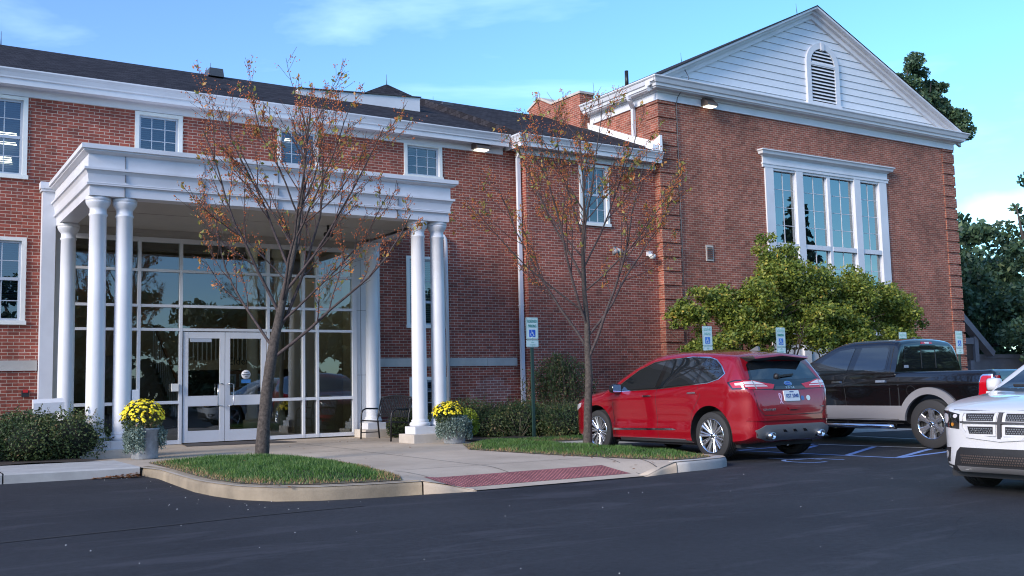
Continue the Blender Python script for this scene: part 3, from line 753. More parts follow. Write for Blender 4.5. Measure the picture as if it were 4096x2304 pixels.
# glazed entrance (flush frame grid with doors)
YS = 21.62
m = MB()
vx = [3.30, 4.61, 5.455, 7.34, 8.155, 8.485, 9.385]
hz = [4.585, 3.945, 3.205, 2.71]
for i, x in enumerate(vx):
    wd = .03 if 0 < i < 6 else .05
    m.box(x - wd, x + wd, YS - .06, YS + .08, .33, 4.63, 'white_column')
for i in range(6):
    a, b = vx[i] + (.05 if i == 0 else .03), vx[i + 1] - (.05 if i == 5 else .03)
    for z in hz:
        t = .05 if z > 4.5 else .028
        m.box(a, b, YS - .055, YS + .075, z - t, z + t, 'white_column')
    if i != 2: m.box(a, b, YS - .055, YS + .075, 1.16, 1.225, 'white_column'); m.box(a, b, YS - .055, YS + .075, .33, .41, 'white_column')
ent = m.build('entrance_frame', bw)
pan = []
for i in range(6):
    a, b = vx[i] + .03, vx[i + 1] - .03
    lv = [(4.54, 3.97), (3.92, 3.235), (3.18, 2.74)] + ([] if i == 2 else [(2.68, 1.225), (1.16, .41)])
    for z1, z0 in lv:
        m = MB(); m.face([(a, YS, z0), (b, YS, z0), (b, YS, z1), (a, YS, z1)], 'glass'); m.build('pane', ent)
m = MB()   # surround: jambs, head panel, seam lines
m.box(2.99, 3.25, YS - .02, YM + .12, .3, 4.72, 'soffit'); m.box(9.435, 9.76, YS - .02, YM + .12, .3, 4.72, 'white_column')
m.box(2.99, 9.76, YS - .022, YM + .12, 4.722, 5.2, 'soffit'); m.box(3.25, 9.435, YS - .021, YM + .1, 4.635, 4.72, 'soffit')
for z in (1.7, 3.2): m.box(9.45, 9.74, YS - .026, YS - .019, z, z + .006, 'dark_gap_shade')
m.box(9.55, 9.556, YS - .026, YS - .019, .3, 4.6, 'dark_gap_shade')
m.build('entrance_surround', bw)
for s, (a, b) in enumerate(((5.51, 6.385), (6.395, 7.29))):
    m = MB(); st = .105
    m.box(a, a + st, YS - .04, YS + .02, .345, 2.665, 'white_column'); m.box(b - st, b, YS - .04, YS + .02, .345, 2.665, 'white_column')
    for z0, z1 in ((2.53, 2.665), (1.10, 1.315), (.345, .585)): m.box(a + st, b - st, YS - .038, YS + .018, z0, z1, 'white_column')
    d = m.build('door', bw)
    m = MB()
    for z0, z1 in ((1.315, 2.53), (.585, 1.10)): m.face([(a + st, YS - .01, z0), (b - st, YS - .01, z0), (b - st, YS - .01, z1), (a + st, YS - .01, z1)], 'glass')
    m.build('pane', d)
    m = MB(); hx = b - .06 if s == 0 else a + .06; q = -.13 if s == 0 else .13
    m.tube([(hx, YS - .04, 1.56), (hx, YS - .11, 1.56), (hx + q * .0, YS - .115, 1.54)], .012, 'steel', 8)
    hx2 = hx + (-.10 if s == 0 else .10)
    m.tube([(hx, YS - .04, 1.56), (hx, YS - .09, 1.565), (hx2 * .3 + hx * .7, YS - .12, 1.565), (hx2, YS - .12, 1.545), (hx2, YS - .12, 1.11), (hx2 * .3 + hx * .7, YS - .12, 1.09), (hx, YS - .09, 1.09), (hx, YS - .04, 1.09)], .012, 'steel', 8)
    m.build('handle', d)
    if s == 0:
        m = MB(); m.box(a + .14, a + .58, YS - .07, YS - .042, 2.45, 2.525, 'sash_blue'); m.build('door_closer', d)
    else:
        m = MB(); cx, cz = a + .46, 1.75
        m.lathe([(0, 0), (.10, 0), (.10, .006), (0, .006)], (cx, YS - .022, cz), 'white_paint', 24, 'y')
        add_text(m, 'CAUTION', .040, (cx, YS - .026, cz), (1, 0, 0), (0, 0, 1), 'dark'); add_text(m, 'AUTOMATIC', .020, (cx, YS - .026, cz + .045), (1, 0, 0), (0, 0, 1), 'dark'); add_text(m, 'DOOR', .022, (cx, YS - .026, cz - .045), (1, 0, 0), (0, 0, 1), 'dark')
        m.box(cx - .10, cx + .10, YS - .024, YS - .018, 1.565, 1.645, 'carpet_blue'); m.build('sticker', d)
# lobby seen through the glass
lob = thing('lobby', (6.5, 25, .3), 'dim entrance lobby with stair and gallery behind the glass doors', 'room')
m = MB(); X0, X1, Y0, Y1, Z0, Z1 = 2.9, 10.2, 21.85, 30.2, .34, 5.6
m.face([(X0, Y0, Z0), (X1, Y0, Z0), (X1, Y1, Z0), (X0, Y1, Z0)], 'room_floor'); m.build('floor', lob)
m = MB()
m.face([(X0, Y1, Z0), (X1, Y1, Z0), (X1, Y1, Z1), (X0, Y1, Z1)], 'room_wall'); m.face([(X0, Y0, Z0), (X0, Y1, Z0), (X0, Y1, Z1), (X0, Y0, Z1)], 'room_wall')
m.face([(X1, Y0, Z0), (X1, Y0, Z1), (X1, Y1, Z1), (X1, Y1, Z0)], 'room_wall'); m.face([(X0, Y0, Z1), (X0, Y1, Z1), (X1, Y1, Z1), (X1, Y0, Z1)], 'room_wall')
m.box(8.9, 10.19, 24.2, 24.35, .34, 4.2, 'room_wall'); m.build('wall', lob)
m = MB(); m.box(6.6, 10.1, 26.0, 30.1, 1.95, 2.20, 'room_wall')
for k in range(30): m.box(6.65 + k * .115, 6.675 + k * .115, 26.02, 26.045, 2.20, 3.00, 'white_paint')
m.box(6.6, 10.1, 26.0, 26.06, 3.00, 3.06, 'wood'); m.build('gallery', lob)
m = MB()
for k in range(11): m.box(5.0, 6.5, 28.8 - k * .27, 29.1 - k * .27 + .001 * k, .34, .34 + (11 - k) * .19 - .002, 'room_floor')
m.build('stair', lob)
m = MB(); m.bar((6.55, 25.6, 1.3), (6.55, 29.0, 3.4), .06, .06, 'wood')
for k in range(16): m.bar((6.55, 25.7 + k * .21, .4 + k * .128), (6.55, 25.7 + k * .21, 1.3 + k * .128), .022, .022, 'white_paint')
m.build('handrail', lob)
for x, y in ((7.9, 24.4), (8.85, 25.2)):
    m = MB(); m.lathe([(.0, 0), (.22, 0), (.22, .35), (.17, .36), (.16, .5), (.13, .52), (.12, 4.4), (.18, 4.55), (.18, 5.2)], (x, y, .34), 'soffit', 20); m.build('column', lob)
for x, y in ((4.5, 23.3), (5.9, 23.2), (7.6, 23.4), (9.0, 23.3), (6.5, 25.5)):
    m = MB(); m.lathe([(0, 0), (.14, 0)], (x, y, Z1 - .01), 'lobby_lamp', 16); m.build('ceiling_lamp', lob)
m = MB(); m.box(7.35, 8.3, 24.85, 24.87, 1.0, 1.9, 'wood')
for i in range(3):
    for j in range(2): m.box(7.40 + i * .31, 7.63 + i * .31, 24.83, 24.85, 1.05 + j * .44, 1.38 + j * .44, 'blind'); m.box(7.45 + i * .31, 7.58 + i * .31, 24.82, 24.83, 1.10 + j * .44, 1.33 + j * .44, 'curtain')
add_text(m, 'Elders', .26, (7.75, 24.83, 2.13), (1, 0, 0), (0, 0, 1), 'dark'); m.build('picture_wall', lob)
fe = thing('fire_extinguisher', (9.1, 24.1, .9), 'red fire extinguisher hanging on the lobby wall behind the right pane', 'extinguisher')
m = MB(); m.lathe([(0, 0), (.065, 0), (.07, .03), (.07, .36), (.04, .42), (.02, .44), (0, .44)], (9.1, 24.1, .82), 'red_plastic', 16); m.build('cylinder', fe)
m = MB(); m.tube([(9.1, 24.1, 1.25), (9.16, 24.08, 1.32), (9.2, 24.08, 1.2), (9.19, 24.08, 1.0)], .012, 'black_plastic', 6); m.box(9.07, 9.13, 24.07, 24.12, 1.25, 1.32, 'black_plastic'); m.build('hose', fe)
# downspouts
def downspout(par, pts, wd=.085, th=.07):
    m = MB()
    for a, b in zip(pts, pts[1:]): m.bar(a, b, wd, th, 'white_paint', up=(0, 1, 0))
    for z in (3.4, 1.3):
        if pts[-1][2] < z < pts[-2][2]: m.box(pts[-1][0] - wd * .62, pts[-1][0] + wd * .62, pts[-1][1] - th * .62, pts[-1][1] + th * .8, z, z + .03, 'white_paint')
    return m.build('downspout', par)
downspout(bw, [(13.93, 21.28, 7.62), (13.93, 21.28, 7.45), (13.95, 21.50, 7.25), (13.95, 21.50, .36)], .10, .08)
m = MB(); m.tube([(11.72, 21.66, 5.10), (11.78, 21.60, 5.08), (11.83, 21.60, 5.0), (11.84, 21.60, 4.85), (11.86, 21.60, .5)], .045, 'white_paint', 10); m.build('drain_pipe', bw)

# ================================================================== link block
YL = 21.3
lk = thing('link_block', (16, YL, .3), 'narrow brick block between the drainpipe and the gabled hall', 'building')
m = MB(); wall_y(m, YL, 14.05, 18.4, .1, 7.45, [(15.74, 16.73, 5.6, 7.25)], 'brick'); m.face([(14.05, YL, .1), (14.05, YL, 7.45), (14.05, YM, 7.45), (14.05, YM, .1)], 'brick')
m.build('wall', lk)
window(lk, 15.74, 16.73, 5.6, 7.25, YL, 3, 4, 6.43, blind=False)
m = MB(); PR2 = [(d, z - .03) for d, z in PR]
cornice(m, [(14.05, YM + .2), (14.05, YL), (18.38, YL)], PR2, 'white_paint'); m.build('cornice', lk)
z1r = lambda y: 7.76 + .417 * (y - 20.87)
m = MB(); m.face([(13.62, 20.89, z1r(20.87)), (18.4, 20.89, z1r(20.87)), (18.4, 26.3, z1r(26.3)), (13.62, 26.3, z1r(26.3))], 'shingle'); m.face([(13.62, 20.89, z1r(20.87)), (13.62, 26.3, z1r(26.3)), (13.62, 26.3, 7.7), (13.62, 20.89, 7.7)], 'shingle'); m.build('roof', lk)
m = MB(); m.prism([(20.93, z1r(20.93) - .02), (26.6, z1r(26.6) - .02), (26.6, z1r(26.6) + .18), (22.2, z1r(22.2) + .18), (21.2, z1r(21.2) + .22), (20.93, z1r(20.93) + .45)], lambda u, v, w_: (18.30 + w_, u, v), 0, .09, 'flashing')
m.box(18.05, 18.38, 20.95, 21.25, 7.70, 7.95, 'flashing'); m.build('flashing', lk)

# ================================================================== gabled hall
YG = 21.10
hl = thing('gabled_hall', (25, YG, .3), 'tall brick hall with white clapboard gable, louvre and large window', 'building')
XL, XR = 18.42, 31.98
m = MB(); hw = [(22.53, 28.18, .42, 7.85)]
wall_y(m, YG, XL, XR, .0, 9.35, hw, 'brick_hall')
m.face([(XL, YG, 0), (XL, YG, 9.9), (XL, 34, 9.9), (XL, 34, 0)], 'brick_hall'); m.face([(XR, YG, 0), (XR, 34, 0), (XR, 34, 9.9), (XR, YG, 9.9)], 'brick_hall')
m.face([(XL, 34, 0), (XL, 34, 9.9), (25, 34, 13), (XR, 34, 9.9), (XR, 34, 0)], 'brick_hall'); m.build('wall', hl)
mq = MB(); m = MB(); z = .1
while z < 9.25:
    zt_ = min(z + .33, 9.28)
    m.box(XL - .035, XL + .62, YG - .035, YG + .05, z, zt_, 'brick_hall'); m.box(XL - .033, XL + .05, YG + .05, YG + .50, z, zt_, 'brick_hall')
    mq.box(XR - .62, XR + .035, YG - .035, YG + .05, z, zt_, 'brick_hall'); mq.box(XR - .05, XR + .033, YG + .05, YG + .5, z, zt_, 'brick_hall')
    z += .396
m.build('quoin', hl); mq.build('quoin', hl)
PG = [(-.02, 9.29), (.05, 9.29), (.05, 9.49), (.10, 9.50), (.12, 9.54), (.28, 9.55), (.30, 9.58), (.33, 9.59), (.34, 9.66), (.38, 9.68), (.42, 9.78), (.46, 9.82), (.46, 9.85), (.30, 9.87), (-.02, 9.93)]
m = MB(); cornice(m, [(XL, 24.2), (XL, YG), (XR, YG), (XR, 34)], PG, 'white_paint'); m.build('cornice', hl)
AX, AZ = 24.88, 13.14; EL, ER, EZ = 17.98, 32.40, 9.80
def rkz(x): return EZ + (AZ - EZ) * ((x - EL) / (AX - EL) if x < AX else (ER - x) / (ER - AX))
m = MB(); z = 9.86   # clapboards: each laps the next
while z < AZ - .25:
    z2 = min(z + .232, AZ - .2)
    xa, xb = EL + (z - EZ) / (AZ - EZ) * (AX - EL) + .3, ER - (z - EZ) / (AZ - EZ) * (ER - AX) - .3
    xc, xd = EL + (z2 - EZ) / (AZ - EZ) * (AX - EL) + .3, ER - (z2 - EZ) / (AZ - EZ) * (ER - AX) - .3
    m.face([(xa, YG - .032, z), (xb, YG - .032, z), (xd, YG - .012, z2), (xc, YG - .012, z2)], 'siding')
    m.face([(xa, YG + .0, z), (xb, YG + .0, z), (xb, YG - .032, z), (xa, YG - .032, z)], 'dark_gap_shade')  # underside of the lap coloured dark in place of its shadow
    z += .232
m.build('siding', hl)
m = MB()   # raking boards: deep board, thin crown on top
for (xa, za), (xb, zb) in (((EL, EZ), (AX, AZ)), ((AX, AZ), (ER, EZ))):
    for lo, hi, y0 in ((-.36, -.10, YG - .10), (-.10, -.035, YG - .36), (-.20, -.10, YG - .20)):
        if y0 == YG - .10: m.face([(xa, y0, za + lo), (xb, y0, zb + lo), (xb, y0, zb + hi), (xa, y0, za + hi)], 'white_paint'); m.face([(xa, y0, za + lo), (xa, YG, za + lo), (xb, YG, zb + lo), (xb, y0, zb + lo)], 'white_paint')
        else: m.prism([(xa, za + lo), (xb, zb + lo), (xb, zb + hi), (xa, za + hi)], XZ(y0), 0, YG - y0, 'white_paint')
m.build('raking_board', hl)
m = MB()
for x_, xe in ((EL, AX), (ER, AX)):
    n0 = [(x_, YG - .38, EZ), (xe, YG - .38, AZ)]
    if x_ == EL:
        m.face([(EL, YG - .38, EZ - .01), (AX, YG - .38, AZ - .01), (AX, 33, AZ - .01), (18.62, 33, rkz(18.62) - .01), (18.62, 24.25, rkz(18.62) - .01), (EL, 24.25, EZ - .01)], 'shingle')
        m.face([(EL, YG - .38, EZ - .035), (AX, YG - .38, AZ - .035), (AX, YG - .38, AZ + 0), (EL, YG - .38, EZ)], 'dark')
    else:
        m.face([(ER, YG - .38, EZ - .01), (ER, 33, EZ - .01), (AX, 33, AZ - .01), (AX, YG - .38, AZ - .01)], 'shingle')
hroof = m.build('roof', hl)
m = MB(); m.tube([(21.0, 22.6, rkz(21.0) - .1), (21.0, 22.6, rkz(21.0) + .45)], .055, 'black_metal', 12); 
m = MB(); m.tube([(20.0, 24.35, rkz(20) - .1), (20.0, 24.35, rkz(20) + .50)], .06, 'black_metal', 12); m.build('vent_pipe', hroof)
for x, y in ((24.8, 21.5), (20.9, 28), (24.8, 27)):
    m = MB(); m.tube([(x, y, rkz(x)), (x - .03, y, rkz(x) + .33)], [.012, .004], 'rod', 6); m.build('lightning_rod', hroof)
# arched louvre
m = MB(); cx = 25.31
def arch(w_, zb, zs, n=16): return [(cx - w_, zb)] + [(cx + w_ * -math.cos(math.pi * k / n), zs + w_ * .95 * math.sin(math.pi * k / n)) for k in range(n + 1)] + [(cx + w_, zb)]
def ring(mb, o, i, y0, y1, mname):
    for k in range(len(o) - 1):
        mb.face([(o[k][0], y0, o[k][1]), (o[k + 1][0], y0, o[k + 1][1]), (i[k + 1][0], y0, i[k + 1][1]), (i[k][0], y0, i[k][1])], mname)
        mb.face([(i[k][0], y0, i[k][1]), (i[k + 1][0], y0, i[k + 1][1]), (i[k + 1][0], y1, i[k + 1][1]), (i[k][0], y1, i[k][1])], mname)
        mb.face([(o[k][0], y0, o[k][1]), (o[k][0], y1, o[k][1]), (o[k + 1][0], y1, o[k + 1][1]), (o[k + 1][0], y0, o[k + 1][1])], mname)
ring(m, arch(.76, 10.08, 11.32), arch(.56, 10.08, 11.32), YG - .10, YG + .05, 'white_paint')
m.box(cx - .80, cx + .80, YG - .12, YG + .04, 9.96, 10.09, 'white_paint'); m.box(cx - .07, cx + .07, YG - .13, YG - .02, 11.80, 12.05, 'white_paint')
lv = m.build('louvre', hl)
m = MB(); m.prism(arch(.57, 10.09, 11.32), XZ(YG - .05), 0, .01, 'dark')
for k in range(15):
    z = 10.16 + k * .112; hw_ = .55 if z < 11.3 else .53 * math.sqrt(max(.02, 1 - ((z - 11.3) / .56) ** 2))
    if z < 11.8: m.face([(cx - hw_, YG - .098, z - .03), (cx + hw_, YG - .098, z - .03), (cx + hw_, YG - .055, z + .04), (cx - hw_, YG - .055, z + .04)], 'siding')
m.box(cx - .56, cx + .56, YG - .10, YG - .05, 11.29, 11.36, 'white_paint'); m.build('slats', lv)
# large window with entablature and panels below
m = MB(); gx_ = [(22.53, 22.88), (23.87, 24.17), (25.31, 25.44), (26.57, 26.87), (27.81, 28.18)]
for k, (a, b) in enumerate(gx_): m.box(a, b, YG - (.05 if k != 2 else .02), YG + .14, .42, 7.77, 'white_paint')
for (a, b), (c, d) in zip(gx_, gx_[1:]):
    m.box(b, c, YG - .02, YG + .13, 7.70, 7.77, 'white_paint'); m.box(b, c, YG - .03, YG + .13, 5.36, 5.50, 'white_paint'); m.box(b, c, YG - .02, YG + .13, 3.0, 3.14, 'white_paint')
PWN = [(-.1, 7.77), (.06, 7.77), (.06, 7.85), (.08, 7.86), (.08, 7.90), (.045, 7.91), (.045, 8.08), (.07, 8.09), (.10, 8.12), (.18, 8.15), (.20, 8.22), (.24, 8.25), (.24, 8.28), (-.1, 8.38)]
cornice(m, [(22.50, YG + .1), (22.50, YG), (28.21, YG), (28.21, YG + .1)], PWN, 'white_paint')
hwn = m.build('window', hl)
m = MB()
for (a, b), (c, d) in zip(gx_, gx_[1:]):
    for z0, z1, nr in ((5.50, 7.70, 4), (3.14, 5.36, 4)):
        xm = (b + c) / 2; m.box(xm - .010, xm + .010, YG + .06, YG + .085, z0, z1, 'white_paint')
        for k in range(1, nr): zz = z0 + (z1 - z0) * k / nr; m.box(b, c, YG + .062, YG + .083, zz - .009, zz + .009, 'white_paint')
        m.box(b, b + .03, YG + .05, YG + .09, z0, z1, 'white_paint'); m.box(c - .03, c, YG + .05, YG + .09, z0, z1, 'white_paint')
m.build('muntin', hwn)
for (a, b), (c, d) in zip(gx_, gx_[1:]):
    for z0, z1 in ((5.50, 7.70), (3.14, 5.36)):
        m = MB(); m.face([(b, YG + .075, z0), (c, YG + .075, z0), (c, YG + .075, z1), (b, YG + .075, z1)], 'glass_hall'); m.build('pane', hwn)
    m = MB(); n = 26   # pleated curtain
    for k in range(n):
        xa, xb = b + (c - b) * k / n, b + (c - b) * (k + 1) / n; ya, yb = YG + .22 + .03 * (k % 2), YG + .22 + .03 * ((k + 1) % 2)
        m.face([(xa, ya, 3.1), (xb, yb, 3.1), (xb, yb, 7.75), (xa, ya, 7.75)], 'curtain', True)
    m.build('curtain', hwn)
    m = MB(); m.box(b, c, YG + .04, YG + .10, .42, 3.0, 'siding'); m.box(b + .12, c - .12, YG + .02, YG + .04, .6, 2.85, 'siding'); m.build('panel', hwn)
# small brick vent
m = MB(); m.box(20.02, 20.30, YG - .02, YG + .02, 4.80, 5.25, 'stone_base'); m.box(20.06, 20.26, YG - .03, YG - .018, 4.85, 5.20, 'bronze')
for k in range(6): m.box(20.06, 20.26, YG - .045, YG - .028, 4.87 + k * .055, 4.885 + k * .055, 'brick_hall')
m.build('wall_vent', hl)
downspout(hl, [(18.02, 21.9, 9.55), (18.05, 21.9, 9.45), (18.34, 22.09, 9.28), (18.34, 22.09, 8.42)], .10, .09)
m = MB(); m.tube([(19.35, YG - .1, 10.35), (19.2, YG - .48, 9.9), (19.08, YG - .10, 9.42), (19.08, YG - .045, 9.25), (19.09, YG - .045, 6.4), (19.12, YG - .045, .4)], .012, 'rod', 6); m.build('cable', hl)
# rear parapet block beyond the eave
rb = thing('parapet_block', (18.3, 25.3, 7), 'brick parapet with stone coping rising behind the link roof', 'building')
m = MB(); fn = lambda u, v, w_: (18.05 + w_, u, v)
m.prism([(24.25, 8.5), (27.1, 8.5), (27.1, 10.38), (26.45, 10.62), (25.75, 10.27), (24.25, 10.25)], fn, 0, .5, 'brick_hall'); m.build('wall', rb)
m = MB(); m.prism([(24.2, 10.25), (25.75, 10.27), (26.45, 10.62), (27.15, 10.36), (27.15, 10.42), (26.45, 10.69), (25.72, 10.34), (24.2, 10.32)], fn, -.04, .54, 'stone_base'); m.build('coping', rb)

# ================================================================== portico
pt = thing('portico', (6.4, 19.6, .3), 'white flat-roofed portico on paired round columns over the glass entrance', 'portico')
XA, XB, YP = 2.99, 9.87, 17.86
m = MB()
PE = [(-.32, 4.74), (0, 4.74), (0, 4.885), (.008, 4.905), (.045, 4.915), (.045, 4.93), (.05, 4.95), (.02, 4.96), (.04, 5.10), (.075, 5.16), (.10, 5.165), (.10, 5.205), (.03, 5.21), (.03, 5.44), (.07, 5.45), (.12, 5.48), (.12, 5.50), (.155, 5.51), (.155, 5.585), (-.32, 5.60)]
cornice(m, [(XA, 21.68), (XA, YP), (XB, YP), (XB, 21.68)], PE, 'white_paint'); m.build('entablature', pt)
m = MB()
for x in (3.55, 4.9, 6.25, 7.5, 8.7): m.box(x, x + .004, YP - .035, YP + .01, 4.742, 4.9, 'dark_gap_shade'); m.box(x, x + .004, YP - .045, YP, 5.215, 5.44, 'dark_gap_shade'); m.box(x, x + .004, YP - .062, YP, 4.99, 5.12, 'dark_gap_shade')
m.build('joint', pt)
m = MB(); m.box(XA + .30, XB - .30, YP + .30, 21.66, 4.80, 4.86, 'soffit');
for y in (19.7,): m.box(XA + .3, XB - .3, y, y + .005, 4.797, 4.80, 'bronze')
m.build('ceiling', pt)
m = MB(); m.face([(XA - .1, YP - .1, 5.595), (XB + .1, YP - .1, 5.595), (XB + .1, 21.69, 5.63), (XA - .1, 21.69, 5.63)], 'flashing'); m.build('roof', pt)
def column(x, y, zb):
    m = MB()
    m.lathe([(.152, .0), (.152, .02), (.150, .5), (.148, 1.6), (.140, 2.8), (.136, 3.70), (.150, 3.715), (.150, 3.74), (.136, 3.755), (.136, 3.83), (.150, 3.85), (.185, 3.90), (.200, 3.94), (.202, 3.955), (.194, 3.962), (.205, 3.968), (.207, 4.03), (0, 4.03)], (x, y, 4.74 - 4.03), 'white_column', 36)
    c = m.build('column', pt)
    zt_ = 4.74 - 4.03
    m = MB(); m.lathe([(.15, .04), (.17, .04), (.175, .015), (.165, .0), (.195, -.012), (.212, -.045), (.205, -.078), (.185, -.09), (0, -.09)], (x, y, zt_), 'white_column', 36); m.build('base', c)
    m = MB(); m.box(x - .225, x + .225, y - .225, y + .225, zt_ - .24, zt_ - .09, 'white_column'); m.build('plinth', c, bevel=.008)
for x, y in ((3.17, 18.08), (3.60, 18.08), (9.26, 18.08), (9.70, 18.08), (3.17, 21.15), (9.66, 21.20)): column(x, y, .3)
for a, b, c, d in ((2.88, 3.92, 17.79, 18.42), (8.95, 10.0, 17.75, 18.42), (2.88, 3.48, 20.85, 21.5), (9.33, 9.98, 20.88, 21.5)):
    m = MB(); m.box(a, b, c, d, .15, .475, 'stone_base'); m.build('stone_base', pt, bevel=.015)
for a, b in ((2.74, 2.985), (9.77, 10.0)):
    m = MB(); m.box(a, b, 21.50, 21.695, .25, 5.42, 'white_paint'); m.box(a - .03, b + .02, 21.46, 21.695, 5.42, 5.47, 'white_paint'); m.box(a - .05, b + .02, 21.44, 21.695, 5.47, 5.60, 'white_paint'); m.build('pilaster', pt)

# ================================================================== small fixtures
def wall_light(x, y, z, label, w_=.40, grp='lit flood lamps under the eaves'):
    t = thing('wall_light', (x, y, z), label, 'wall light', grp)
    m = MB(); fn = lambda u, v, q: (x - w_ / 2 + q, y - u, z + v)
    m.prism([(0, .10), (.10, .12), (.30, -.06), (.30, -.12), (.26, -.12), (.0, -.10)], fn, 0, w_, 'bronze'); m.build('housing', t)
    m = MB(); m.face([(x - w_ / 2 + .04, y - .05, z - .122), (x + w_ / 2 - .04, y - .05, z - .122), (x + w_ / 2 - .04, y - .27, z - .13), (x - w_ / 2 + .04, y - .27, z - .13)], 'lamp')
    m.box(x - w_ / 2 + .04, x + w_ / 2 - .04, y - .27, y - .05, z - .15, z - .124, 'lamp'); m.build('lens', t)
wall_light(12.86, YM - .03, 7.47, 'lit bronze box lamp under the long white eave near the corner drainpipe')
wall_light(20.22, YG - .04, 9.41, 'lit bronze box lamp under the gabled hall cornice')
t = thing('floodlight', (16.85, YL, 4.95), 'double spotlight on the link wall below the upper window', 'spotlight')
m = MB(); m.lathe([(0, -.06), (.07, -.06), (.07, 0)], (16.85, YL, 5.0), 'bronze', 14, 'y'); m.build('base', t)
for s in (-1, 1):
    m = MB(); m.tube([(16.85 + s * .03, YL - .06, 5.0), (16.85 + s * .12, YL - .22, 4.86)], [.04, .09], 'pot', 12); m.build('lamp_head', t)
t = thing('dome_camera', (18.05, YL, 4.88), 'white dome camera on the link wall beside the hall corner', 'camera')
m = MB(); m.box(17.98, 18.12, YL - .10, YL, 4.86, 4.98, 'white_paint'); m.build('bracket', t)
m = MB(); m.lathe([(0, -.11), (.07, -.09), (.10, -.03), (.10, .02), (0, .03)], (18.05, YL - .17, 4.86), 'window_trim', 16); m.build('dome', t)
t = thing('camera', (7.5, 19.6, 4.8), 'small black camera hanging below the portico ceiling', 'camera')
m = MB(); m.tube([(7.95, 19.6, 4.8), (7.95, 19.6, 4.62)], .03, 'black_plastic', 8); m.tube([(7.84, 19.45, 4.58), (8.04, 19.65, 4.62)], .055, 'black_plastic', 10); m.build('body', t)
t = thing('alarm_sounder', (2.53, YM, 1.46), 'small red and black alarm box on the left brick wall', 'alarm')
m = MB(); m.box(2.46, 2.59, YM - .06, YM, 1.38, 1.50, 'black_plastic'); m.build('body', t); m = MB(); m.box(2.48, 2.57, YM - .075, YM - .06, 1.46, 1.52, 'red_plastic'); m.build('lens', t)
t = thing('spigot', (2.23, YM, 1.07), 'small dark outdoor fitting low on the left brick wall', 'tap')
m = MB(); m.box(2.19, 2.27, YM - .08, YM, 1.02, 1.10, 'bronze'); m.tube([(2.19, YM - .05, 1.02), (1.95, YM - .05, .99)], .012, 'bronze', 6); m.build('body', t)
t = thing('sign_box', (2.64, 19.5, .35), 'white metal box standing behind the left hedge', 'sign box')
m = MB(); rr = Matrix.Rotation(R(0), 3, 'Z')
m.prism([(19.42, 1.08), (19.62, 1.08), (19.62, 1.33), (19.50, 1.33), (19.42, 1.26)], lambda u, v, q: (2.40 + q, u, v + .03 * q), 0, .50, 'white_column'); m.build('box', t)
m = MB(); m.box(2.62, 2.68, 19.49, 19.55, .3, 1.08, 'black_metal'); m.build('post', t)
t = thing('door_opener', (3.66, 18.08, 1.5), 'white door opener box on the second left column', 'door opener')
m = MB(); m.box(3.745, 3.86, 17.97, 18.09, 1.17, 1.46, 'white_column'); m.build('box', t, bevel=.01)
t = thing('keypad', (5.33, 21.5, 1.5), 'small white keypad on the glass beside the doors', 'keypad')
m = MB(); m.box(5.26, 5.40, 21.50, 21.56, 1.42, 1.58, 'window_trim'); m.build('box', t)
m = MB(); x0, y0 = 5.35, 20.5
m.face([(5.30, 20.45, Ht(5.3, 20.5) + .012), (7.5, 20.25, Ht(7, 20.5) + .012), (7.35, 21.5, Ht(7, 21) + .012), (5.45, 21.5, Ht(5.5, 21) + .012)], 'mat_dark')
m.face([(5.30, 20.45, Ht(5.3, 20.5)), (7.5, 20.25, Ht(7, 20.5)), (7.5, 20.25, Ht(7, 20.5) + .012), (5.30, 20.45, Ht(5.3, 20.5) + .012)], 'mat_dark')
tag(m.build('door_mat', off=(6.4, 21, .3)), 'dark rubber door mat lying before the glass doors', 'door mat')

# ------------------------------------------------------------------ reserved parking signs
def wheelchair(mb, c, s, y, mname):
    def P(u, v): return (c[0] + u * s, y, c[1] + v * s)
    def st(pts, w_):
        for (a, b), (p, q) in zip(pts, pts[1:]): mb.bar(P(a, b), P(p, q), w_ * s, .002, mname, up=(0, 1, 0))
    st([(.32 * math.cos(a) - .04, .30 * math.sin(a) - .18) for a in [R(x) for x in range(115, 370, 17)]], .075)
    st([(-.08, .36), (-.05, -.02), (.2, -.04), (.33, -.36), (.42, -.32)], .09); st([(-.06, .14), (.2, .14)], .08)
    mb.lathe([(0, 0), (.075 * s, 0)], (c[0] - .085 * s, y, c[1] + .43 * s), mname, 12, 'y')
def rrect(x0, x1, z0, z1, r, n=4):
    out = []
    for cx, cz, a in ((x1 - r, z0 + r, -90), (x1 - r, z1 - r, 0), (x0 + r, z1 - r, 90), (x0 + r, z0 + r, 180)):
        out += [(cx + r * math.cos(R(a + 90 * k / n)), cz + r * math.sin(R(a + 90 * k / n))) for k in range(n + 1)]
    return out
